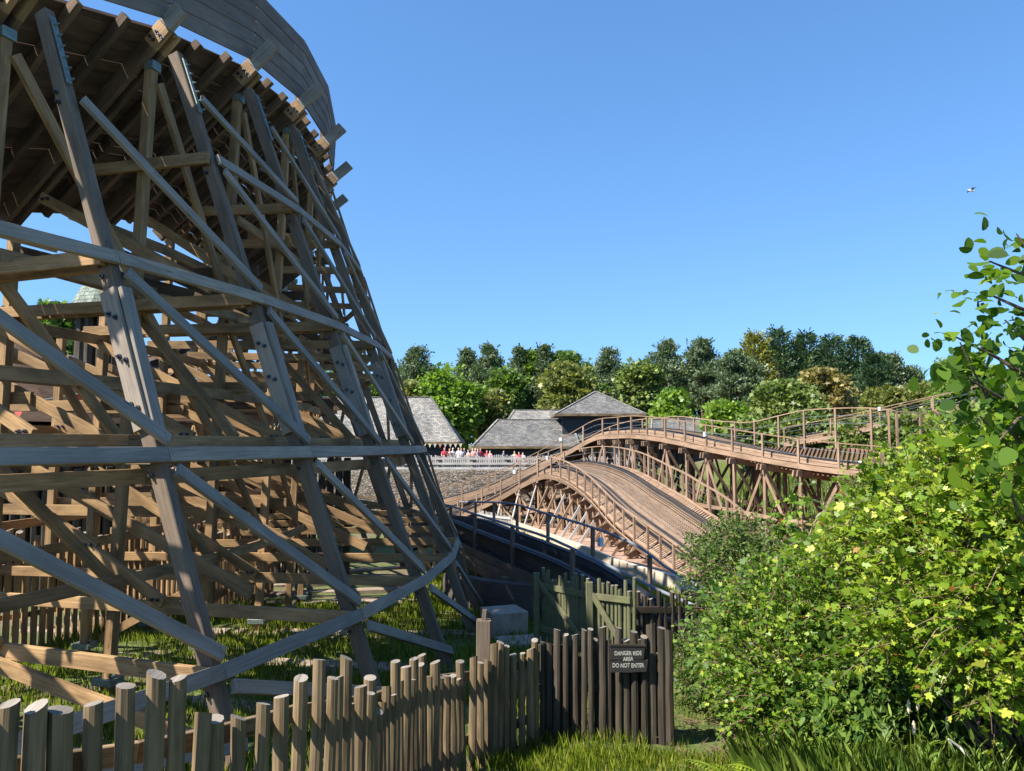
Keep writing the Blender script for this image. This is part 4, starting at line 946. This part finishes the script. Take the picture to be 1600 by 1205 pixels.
shrub('maple_sapling', 'thin upright maple sapling rising in front of the trestle ledger', 'shrub', tuple(Vg(4.4, 10.6)), [A(1248, 830, 10.8), A(1270, 865, 10.6), A(1238, 775, 10.8), A(1285, 840, 10.6), A(1235, 890, 10.4)], [(.2, .3, .26), (.35, .4, .25), (.08, .12, .24), (.2, .3, .15), (.3, .4, .3)], 80, .28, 11, .075, 'maple', L['maple'], nst=20, spray=True, extra=(.03, L['red']))
shrub('willow_shrub', 'grey-green narrow-leaved shrub between the maple sapling and the yellow thicket', 'shrub', tuple(Vg(5.6, 10.8)), [A(1350, 865, 11), A(1385, 825, 11), A(1325, 900, 10.6), A(1428, 780, 11), A(1295, 915, 10.6), A(1400, 875, 10.4)], [(.5, .5, .4), (.35, .4, .4), (.5, .5, .35), (.3, .3, .4), (.4, .4, .3), (.6, .5, .5)], 620, .42, 20, .10, 'narrow', L['willow'], nst=40, flat=.3, spray=True)
shrub('elder_shrub', 'pale green loose shrub with yellow tips at the right end of the banked trestle', 'shrub', tuple(Vg(7.3, 12.5)), [A(1480, 720, 12.5), A(1440, 735, 13), A(1530, 690, 12), A(1500, 770, 12), A(1590, 700, 12)], [(.6, .7, .35), (.35, .5, .3), (.5, .6, .4), (.9, .7, .5), (.8, .6, .8)], 420, .34, 12, .085, 'oval', L['nettle'], nst=30, spray=True, extra=(.05, L['maple_y']))
shrub('understorey_shrub', 'dark shaded leafy undergrowth between the maple and the thicket', 'shrub', tuple(Vg(4.4, 8.0)), [A(1400, 1050, 8), A(1330, 1100, 7.8), A(1500, 1050, 7.4), A(1160, 1000, 10)], [(.7, .6, .5), (.5, .5, .35), (.7, .6, .5), (.5, .5, .7)], 420, .22, 18, .08, 'small', L['dark'], nst=30)
shrub('shade_brambles', 'low dark-leaved brambles added to darken the shaded ground between the gate fence and the maple shrub', 'brambles', tuple(Vg(2.75, 11.6)), [A(1085, 1035, 11.6), A(1120, 1000, 12.0), A(1110, 1065, 11.0), A(1150, 1040, 10.8)], [(.28, .5, .3), (.3, .4, .4), (.35, .4, .22), (.35, .5, .45)], 420, .28, 12, .06, 'small', L['dark'], nst=20, spray=True)  # added dark leaves stand in for the tower's shadow on the ground
# alder: branches entering from the right
def alder():
    base = Vg(5.4, 5.0); T = empty('alder_tree', base, 'glossy broad-leaved tree reaching in from the right edge against the sky', 'tree')
    tr = MB(); top = Vector((4.7, 5.4, 3.2)); tr.tube([base, base.lerp(top, .35)+Vector((.1, 0, 0)), base.lerp(top, .7), top], [.11, .085, .06, .03], 9); tr.build('trunk', M['bark'], T)
    br = [([A(1680, 760, 5.3), A(1600, 700, 5.2), A(1540, 620, 5.1), A(1500, 535, 5.0)], .9), ([A(1700, 640, 5.3), A(1620, 600, 5.2), A(1560, 560, 5.2), A(1490, 525, 5.1)], 1), ([A(1720, 520, 5.2), A(1650, 470, 5.1), A(1600, 430, 5.0), A(1545, 408, 5.0)], .9), ([A(1700, 540, 5.2), A(1640, 500, 5.1), A(1590, 480, 5.0), A(1535, 455, 5.0)], .8),
          ([A(1690, 700, 5.3), A(1620, 660, 5.1), A(1560, 620, 5.0), A(1510, 590, 4.9)], 1), ([A(1690, 820, 5.4), A(1620, 760, 5.2), A(1570, 690, 5.1), A(1530, 650, 5.0)], 1), ([A(1690, 900, 5.4), A(1630, 850, 5.1), A(1590, 800, 5.0), A(1570, 740, 4.9)], .9), ([A(1700, 600, 5.2), A(1650, 560, 5.1), A(1600, 530, 5.0), A(1570, 500, 5.0)], .5),
          ([A(1700, 470, 5.3), A(1650, 430, 5.2), A(1610, 400, 5.1), A(1588, 365, 5.1)], .5), ([A(1690, 650, 5.2), A(1640, 640, 5.0), A(1590, 655, 4.9), A(1560, 690, 4.8)], .9)]
    P = []; D = []
    for pts, dens in br:
        m = MB(); q = [Vector(x) for x in pts]; j = min(range(20), key=lambda k: (base.lerp(top, k/19)-q[0]).length); q = [base.lerp(top, j/19)]+q
        m.tube(q, [.03, .022, .016, .011, .005], 6); m.build('branch', M['bark'], T)
        for k in range(int(95*dens)):
            f = RNG.uniform(.22, 1.0)*(len(q)-1); i = min(len(q)-2, int(f)); c = q[i].lerp(q[i+1], f-i); sp = .21*(1.25-f/(len(q)-1)*.65)
            P.append([c.x+RNG.normal()*sp, c.y+RNG.normal()*sp, c.z+RNG.normal()*sp*.62]); dd = (q[i+1]-q[i]).normalized(); D.append([dd.x+RNG.normal()*.5, dd.y+RNG.normal()*.5, dd.z-.2])
    C_, D_, tw_, _ = sprays([(4.9, 5.6, 2.0), (5.3, 5.2, 3.0), (5.5, 6.0, .9), (5.0, 5.4, -.2)], [(.8, 1, .9), (.9, 1, .8), (.9, 1, .8), (.7, .8, .7)], 620, .4, 11, .1, shell=.4)
    k_ = C_[:, 0] > .66*C_[:, 1]+.15; P = list(P)+list(C_[k_]); D = list(D)+list(D_[k_])
    leaves('foliage', np.array(P), .088, 'oval', L['alder'], np.array(D), flat=.35, fold=.2, parent=T, origin=base)
alder()
# ------------------------------------------------------------ grasses
def ground_np(x, y): return np.array([ground(a, b) for a, b in zip(x, y)])
def grass(name, label, pts, hgt, mat, wid=.012, cat='grass', lean=.35, kind='stuff', heads=None):
    n = len(pts); z = ground_np(pts[:, 0], pts[:, 1]); h = hgt*RNG.uniform(.45, 1.25, n); a = RNG.uniform(0, 6.28, n); l_ = lean*h*RNG.uniform(.1, 1, n); w_ = wid*RNG.uniform(.6, 1.3, n)
    b = np.c_[pts[:, 0], pts[:, 1], z-.02]; d = np.c_[np.cos(a), np.sin(a), 0*a]; sd = np.c_[-np.sin(a), np.cos(a), 0*a]*w_[:, None]
    m1 = b+d*l_[:, None]*.25; m1[:, 2] += h*.55; tp = b+d*l_[:, None]; tp[:, 2] += h
    V = np.stack([b-sd*.5, b+sd*.5, m1+sd*.45, tp, m1-sd*.45], axis=1).reshape(-1, 3)
    o = mesh_np(name, V, np.arange(n*5), np.full(n, 5), [mat]); tag(o, label, cat, kind=kind); return o
def scatter(n, x0, x1, y0, y1, f=None, patch=.5, rng=RNG):
    x = rng.uniform(x0, x1, n); y = rng.uniform(y0, y1, n); k = np.ones(n, bool)
    if patch: k &= (np.sin(x*2.1+1.3*np.sin(y*1.7))+np.cos(y*2.6+x*.8)+rng.normal(size=n)*.9) > -patch
    if f is not None: k &= f(x, y)
    return np.c_[x[k], y[k]]
inside = lambda x, y: (x < np.interp(y, [3, 5.3, 6.3, 7.5, 8.7, 9.5], [-2.6, -1.5, -1.3, -1.1, -.8, -.3]))
grass('grass', 'grass growing between the footings of the big turn and behind the near fence', np.vstack([scatter(62000, -9, 1.6, 8.5, 22, None, .8), scatter(9000, -6, -1, 3.5, 9, inside, .3)]), .20, L['grass'], .009)
grass('grass', 'rough grass along the path at the foot of the gate fence', np.vstack([scatter(46000, -.2, 6.5, 6.0, 9.5, lambda x, y: (y < 9.6) & (y > 9.7-(x+.6)*1.9), .4), scatter(12000, 1.8, 7, 9.3, 14, None, .2)]), .14, L['grass'], .007)
grass('grass', 'sunlit lawn strip between the low dark track and the timber edging', scatter(34000, -3, 5.0, 19.5, 47, lambda x, y: x < np.interp(y, [24.5, 27.5, 31, 34.3, 38.5, 44.5, 47], [5.1, 4.4, 3.7, 3.05, 2.06, .5, -.15])-.15, 1.5), .28, L['grass'], .03)
grass('meadow', 'tall green meadow plants on the bank behind the banked track', np.vstack([scatter(26000, 9, 40, 39.5, 56, None, 2.5)]), .75, L['bush_far'], .06, 'meadow')
grass('tall_grass', 'tall grass and weeds at the bottom right corner', scatter(19000, 2.2, 6.4, 5.4, 8.2, lambda x, y: x > 1.2+(8.2-y)*.6, 2), .5, L['nettle'], .009, lean=.6)
def weeds():
    P = []; D = []
    for k in range(150):
        x = RNG.uniform(2.3, 5.6); y = RNG.uniform(5.6, 7.8); z = ground(x, y); h = RNG.uniform(.35, .95)
        if x < 1.6+(7.6-y)*.8: continue
        for q in range(int(h*30)):
            f = q/(h*30); a = q*2.4; P.append([x+.02*math.cos(a), y+.02*math.sin(a), z+h*(.15+.85*f)]); D.append([math.cos(a), math.sin(a), .5+f])
    o = leaves('tall_weeds', np.array(P), .10, 'narrow', L['nettle'], np.array(D)*1.5, flat=.4); tag(o, 'leafy upright weeds with narrow leaves below the yellow thicket', 'weeds', kind='stuff')
weeds()
def fern(u, v, Y, label, sc_=1, rng=np.random.default_rng(5)):
    b = at(u, v, Y); b = Vg(b.x, b.y); T = empty('fern', b, label, 'fern', 'ferns along the bottom edge'); nf = 8
    for k in range(nf):
        a = 6.283*k/nf+rng.uniform(-.3, .3); Lf = .62*sc_*rng.uniform(.8, 1.15); Vs = []; n = 0; cu = []
        for q in range(22):
            f = q/21; r = Lf*f; c = Vector((b.x+math.cos(a)*r*.85, b.y+math.sin(a)*r*.85, b.z+Lf*(.95*f-.55*f*f)+.05)); wd = .14*sc_*math.sin(math.pi*min(1, f*1.02+.08))*(1.1-f*.6)
            d = Vector((math.cos(a), math.sin(a), .5-f)).normalized(); sd_ = Vector((-math.sin(a), math.cos(a), 0))
            for s_ in (-1, 1):
                t = c+sd_*s_*wd+d*.03; Vs += [c-d*.012, (c+t)/2-d*.014, t, (c+t)/2+d*.012]; n += 1
        mesh_np('frond', np.array([list(x) for x in Vs]), np.arange(n*4), np.full(n, 4), [L['fern']], parent=T, origin=b)
for k, (u, v, Y, lb) in enumerate([(1165, 1235, 7.3, 'bright fern, leftmost of the ferns at the bottom edge'), (1235, 1240, 7.2, 'yellow-green fern under the maple, second from left'), (1290, 1245, 7.3, 'bright fern at the bottom edge beside the tall grass'), (1340, 1260, 7.0, 'small fern at the foot of the tall grass, rightmost')]): fern(u, v, Y, lb, [1, 1.15, 1, .8][k])
# flowering grass heads
for k, (u, v) in enumerate([(1420, 1095), (1434, 1090), (1428, 1128), (1480, 1120)]):
    c = at(u, v+12, 6.6); g_ = ground(c.x, c.y); m = MB(); m.tube([(c.x, c.y+.02, g_), (c.x+.01, c.y, (g_+c.z)/2), c], [.003, .003, .002], 5, 1); m.tube([c-Vector((0, 0, .04)), c-Vector((0, 0, .02)), c+Vector((0, 0, .04)), c+Vector((0, 0, .07))], [.006, .014, .013, .004], 7)
    o = m.build('grass_head', [plain('straw_%d' % k, (.50, .42, .28), .9), L['grass']]); tag(o, ['pale seed head, left of the close pair in the weeds', 'pale seed head, right of the close pair in the weeds', 'pale seed head just below the close pair', 'slender pale seed head standing right of the others'][k], 'seed head', 'pale seed heads in the tall grass')
m = MB(); m.tube([at(1482, 1155, 6.3), at(1500, 1168, 6.3), at(1512, 1182, 6.25)], [.008, .01, .007], 6); o = m.build('dead_stick', M['whitewood']); tag(o, 'bare pale stick lying in the tall grass', 'stick')
def twigs():
    m = MB()
    for k in range(160):
        x = RNG.uniform(1.9, 3.4); y = RNG.uniform(8.6, 11.0); a = RNG.uniform(0, 3.14); l_ = RNG.uniform(.1, .35); z = ground(x, y)+RNG.uniform(.01, .09)
        m.tube([(x, y, z), (x+l_*math.cos(a), y+l_*math.sin(a), z+RNG.uniform(-.03, .06))], [.006, .003], 4)
    o = m.build('dead_twigs', M['twig']); tag(o, 'heap of dry twigs and litter right of the gate fence', 'twigs', kind='stuff')
twigs()
# ------------------------------------------------------------ far trees
TR = {
 'broad': leafmat('broadleaf_crown', (0.060, 0.114, 0.024), (0.144, 0.228, 0.042), (0.216, 0.300, 0.066), 0.360),
 'bright': leafmat('bright_crown', (0.090, 0.168, 0.024), (0.204, 0.312, 0.042), (0.288, 0.384, 0.066), 0.420),
 'olive': leafmat('olive_crown', (0.096, 0.120, 0.030), (0.228, 0.246, 0.066), (0.324, 0.312, 0.108), 0.360),
 'rust': leafmat('russet_crown', (0.156, 0.138, 0.042), (0.300, 0.240, 0.090), (0.384, 0.312, 0.132), 0.360),
 'pine': leafmat('pine_needles', (0.054, 0.084, 0.041), (0.120, 0.168, 0.078), (0.204, 0.252, 0.120), 0.240),
 'cypress': leafmat('dark_cypress', (0.029, 0.060, 0.031), (0.072, 0.126, 0.054), (0.120, 0.174, 0.066), 0.180),
 'gold': leafmat('golden_cypress', (0.120, 0.132, 0.026), (0.252, 0.246, 0.048), (0.360, 0.330, 0.072), 0.240),
}
def far_tree(kind, u, vtop, wpx, Y, label, mat=None, zb=None, dens=1.0, name=None):
    if kind == 'pine': wpx *= 1.35
    top = at(u, vtop, Y); x, y = top.x, top.y; g_ = ground(x, y); Ht = top.z-g_; W = wpx/F*Y/2; base = Vector((x, y, g_))
    nm = name or {'broad': 'broadleaf_tree', 'pine': 'pine_tree', 'cypress': 'cypress_tree'}[kind]
    T = empty(nm, base, label, 'tree', 'trees behind the park buildings')
    mat = TR[mat or kind]; rng = RNG
    m = MB(); m.tube([base, base+Vector((.1, 0, Ht*.45)), base+Vector((0, 0, Ht*(.93 if kind != 'broad' else .7)))], [.3, .2, .05], 8); m.build('trunk', M['bark'], T)
    if kind == 'broad':
        cs = []; rs = []; ch = min(Ht*.86, max(W*2.6, 4)); cz = top.z-ch/2
        for k in range(15):
            a = rng.uniform(0, 6.28); f = rng.uniform(-.42, .36); rad_ = W*(1-abs(f)**1.7*1.5)*.62
            cs.append((x+math.cos(a)*rad_*rng.uniform(.3, 1), y+math.sin(a)*rad_*rng.uniform(.3, 1), cz+f*ch)); r = W*rng.uniform(.30, .46); rs.append((r, r, r*.75))
        cs.append((x, y, top.z-ch*.2)); rs.append((W*.45, W*.45, ch*.2)); cs.append((x, y, cz)); rs.append((W*.75, W*.75, ch*.36))
        P, D, C = blobs(cs, rs, int(330*dens), .75, 26, shell=.75, flatz=.55, low=g_+1)
        P = P[P[:, 2] < top.z+.2]; D = D[:len(P)]
        leaves('crown', P, .36, 'tuft', mat, D, flat=.55, parent=T, origin=base)
        stems('limbs', base+Vector((0, 0, Ht*.3)), C, .08, M['bark'], T, 14, r1=.02)
    elif kind == 'pine':
        P = []; D = []; LM = MB(); nl = 17
        for k in range(nl):
            f = k/(nl-1); z = g_+Ht*(.34+.64*f); rad_ = W*(1-f**1.6*.86)*rng.uniform(.65, 1.15); nb = 6 if f < .85 else 4
            for b in range(nb):
                a = rng.uniform(0, 6.28); e = Vector((x+math.cos(a)*rad_, y+math.sin(a)*rad_, z+rad_*rng.uniform(.1, .55))); s0 = Vector((x, y, z))
                LM.tube([s0, s0.lerp(e, .6)-Vector((0, 0, .08)), e], [.06, .035, .015], 5)
                for q in range(int(5*dens)+2):
                    g1 = rng.uniform(.35, 1.05); c = s0.lerp(e, g1)+Vector((rng.normal(), rng.normal(), rng.normal()*.5))*.30; n_ = 13
                    v = rng.normal(size=(n_, 3)); v[:, 2] = np.abs(v[:, 2])+.3; v /= np.linalg.norm(v, axis=1)[:, None]
                    P.append(np.array(c)+v*.16+rng.normal(size=(n_, 3))*.14); D.append(v)
        P = np.vstack(P); D = np.vstack(D); leaves('crown', P, .40, 'needle', mat, D*1.6, flat=.2, parent=T, origin=base); LM.build('limbs', M['bark'], T)
    else:
        P = []; D = []; n = int(780*dens)
        for k in range(n):
            f = rng.uniform(0, 1)**1.15; z = g_+Ht*(.06+.93*f); rad_ = W*(1-f)**.55*rng.uniform(.55, 1.05)*(.9+.1*math.sin(k)); a = rng.uniform(0, 6.28)
            c = np.array((x+math.cos(a)*rad_, y+math.sin(a)*rad_, z)); o_ = np.array((math.cos(a), math.sin(a), .75)); n_ = 11
            tt = rng.uniform(-.3, .85, (n_, 1)); P.append(c+o_*tt*.75+rng.normal(size=(n_, 3))*.13); D.append(np.repeat(o_[None], n_, 0)*1.3)
        P = np.vstack(P); D = np.vstack(D); leaves('crown', P, .42, 'needle', mat, D, flat=.25, parent=T, origin=base)
    return T
FT = [
 ('pine', 652, 551, 72, 92, 'bushy topped pine at the left end of the tree line, above the barn roof', None),
 ('broad', 642, 598, 60, 84, 'olive rounded tree beneath the leftmost pine', 'olive'),
 ('broad', 706, 576, 104, 76, 'large bright green rounded tree between the barn and the hall', 'bright'),
 ('pine', 729, 551, 34, 96, 'small narrow pine top left of a taller pine', None),
 ('pine', 763, 544, 56, 94, 'tall pine above the gap right of the bright green tree', None),
 ('broad', 768, 612, 60, 80, 'olive tree directly behind the low shingle hall, left half', 'olive'),
 ('broad', 790, 575, 60, 90, 'dark green tree filling the gap below the pines, behind the hall', 'broad'),
 ('pine', 812, 548, 36, 98, 'slender pine spire left of the bright crown', None),
 ('broad', 832, 551, 44, 99, 'bright green crown between two slender pine spires', 'bright'),
 ('pine', 851, 545, 34, 97, 'slender pine spire right of the bright crown', None),
 ('broad', 886, 552, 64, 99, 'mid green broad crown behind the big olive maple', 'broad'),
 ('broad', 886, 566, 112, 82, 'big olive-brown maple behind the rear hall roof', 'olive'),
 ('pine', 951, 552, 66, 95, 'wide pine standing above the pavilion roof', None),
 ('broad', 925, 600, 70, 88, 'dark green tree just left of the pavilion roof tip', 'broad'),
 ('broad', 1000, 566, 72, 86, 'pale green loose tree right of the pavilion', 'bush_far'),
 ('pine', 1043, 539, 74, 95, 'tall pale pine with a broad top in the centre of the tree line', None),
 ('broad', 1050, 612, 70, 78, 'low yellow-green tree behind the crest handrail', 'bright'),
 ('pine', 1096, 536, 64, 92, 'tall dark pine right of the pale broad-topped pine', None),
 ('pine', 1150, 555, 80, 84, 'dark spreading pine in front of the golden conifer', None),
 ('cypress', 1180, 526, 76, 90, 'golden yellow conifer at the left of the dark conifers', 'gold'),
 ('cypress', 1215, 517, 84, 97, 'dark conifer, first to the right of the golden one', None),
 ('cypress', 1258, 524, 88, 97, 'dark conifer, second to the right of the golden one', None),
 ('cypress', 1300, 530, 84, 96, 'dark conifer with a few golden shoots in the middle of the clump', None),
 ('cypress', 1340, 532, 84, 96, 'dark conifer, second from the right of the dark clump', None),
 ('cypress', 1366, 558, 64, 92, 'dark lower conifer at the right end of the clump', None),
 ('broad', 1232, 598, 120, 72, 'rounded green maple above the banked track, left of the russet one', 'bush_far'),
 ('broad', 1290, 580, 100, 78, 'russet brown rounded maple below the dark conifers', 'rust'),
 ('pine', 1392, 560, 46, 95, 'dark pine just right of the conifer clump', None),
 ('pine', 1424, 580, 40, 96, 'small dark pine in the dip of the tree line', None),
 ('broad', 1380, 610, 90, 82, 'olive low crown right of the russet maple', 'olive'),
 ('broad', 1450, 600, 100, 84, 'olive green low tree left of the far green tree', 'olive'),
 ('broad', 1508, 556, 110, 74, 'mid green rounded tree behind the alder leaves', 'broad'),
 ('broad', 1600, 575, 120, 76, 'green tree at far right behind the alder', 'broad'),
 ('broad', 575, 590, 90, 80, 'green tree seen between the raking posts at their right edge', 'broad'),
 ('broad', 470, 560, 110, 84, 'green tree seen through the dense middle of the trestle', 'bright'),
 ('broad', 300, 600, 90, 70, 'green tree seen low through the trestle left of its middle', 'broad'),
 ('broad', 85, 478, 50, 58, 'green tree seen through the open trestle at far left', 'broad'),
 ('broad', 1130, 630, 60, 66, 'light green bush behind the right end of the crest', 'bright'),
]
TR['bush_far'] = L['bush_far']
for (k, u, v, w_, Y, lb, mt) in FT: far_tree(k, u, v, w_, Y, lb, mt)
for (u, v, w_, Y, lb) in [(1175, 655, 70, 55, 'low bright bush on the bank left of the far ramp'), (1260, 650, 90, 53, 'low green bush on the bank behind the tall handrail'), (1350, 660, 90, 50, 'rough green bush under the far ramp'), (1430, 650, 100, 47, 'pale green bush in front of the far ramp at right'), (1530, 640, 110, 44, 'green bush below the ramp end at far right')]:
    c = at(u, v+14, Y); r = w_/F*Y/2; shrub('meadow_bush', lb, 'bush', tuple(Vg(c.x, c.y)), [(c.x, c.y, c.z), (c.x-r*.6, c.y, c.z-.3), (c.x+r*.6, c.y, c.z-.3), (c.x, c.y, c.z-.9)], [(r*.6, r*.5, .7), (r*.5, r*.5, .6), (r*.5, r*.5, .6), (r, r*.7, .9)], 130, .5, 16, .28, 'tuft', L['bush_far'], nst=10)
def wood_mass():
    P = []; D = []; rng = RNG
    for k in range(560):
        y = rng.uniform(101, 113); u = rng.uniform(380, 1640); x = (u-800)/F*y; g_ = ground(x, y)
        vt = np.interp(u, [380, 620, 700, 800, 900, 1000, 1100, 1180, 1350, 1400, 1440, 1500, 1640], [590, 575, 572, 566, 566, 570, 562, 545, 550, 585, 600, 590, 590])
        h = (at(u, vt, y).z-g_)*rng.uniform(.62, 1.0); r = rng.uniform(1.1, 2.2)
        P_, D_, _ = blobs([(x, y, g_+h-r)], [(r, r, r*1.1)], 10, .8, 20, shell=.8); P.append(P_); D.append(D_)
        if k % 2: P_, D_, _ = blobs([(x, y, g_+h*.45)], [(r*1.2, r*1.2, h*.3)], 9, .9, 18, shell=.8); P.append(P_); D.append(D_)
    o = leaves('distant_wood', np.vstack(P), .42, 'tuft', TR['broad'], np.vstack(D), flat=.4); tag(o, 'continuous dark green wood closing the view behind the single trees', 'wood', kind='stuff')
wood_mass()
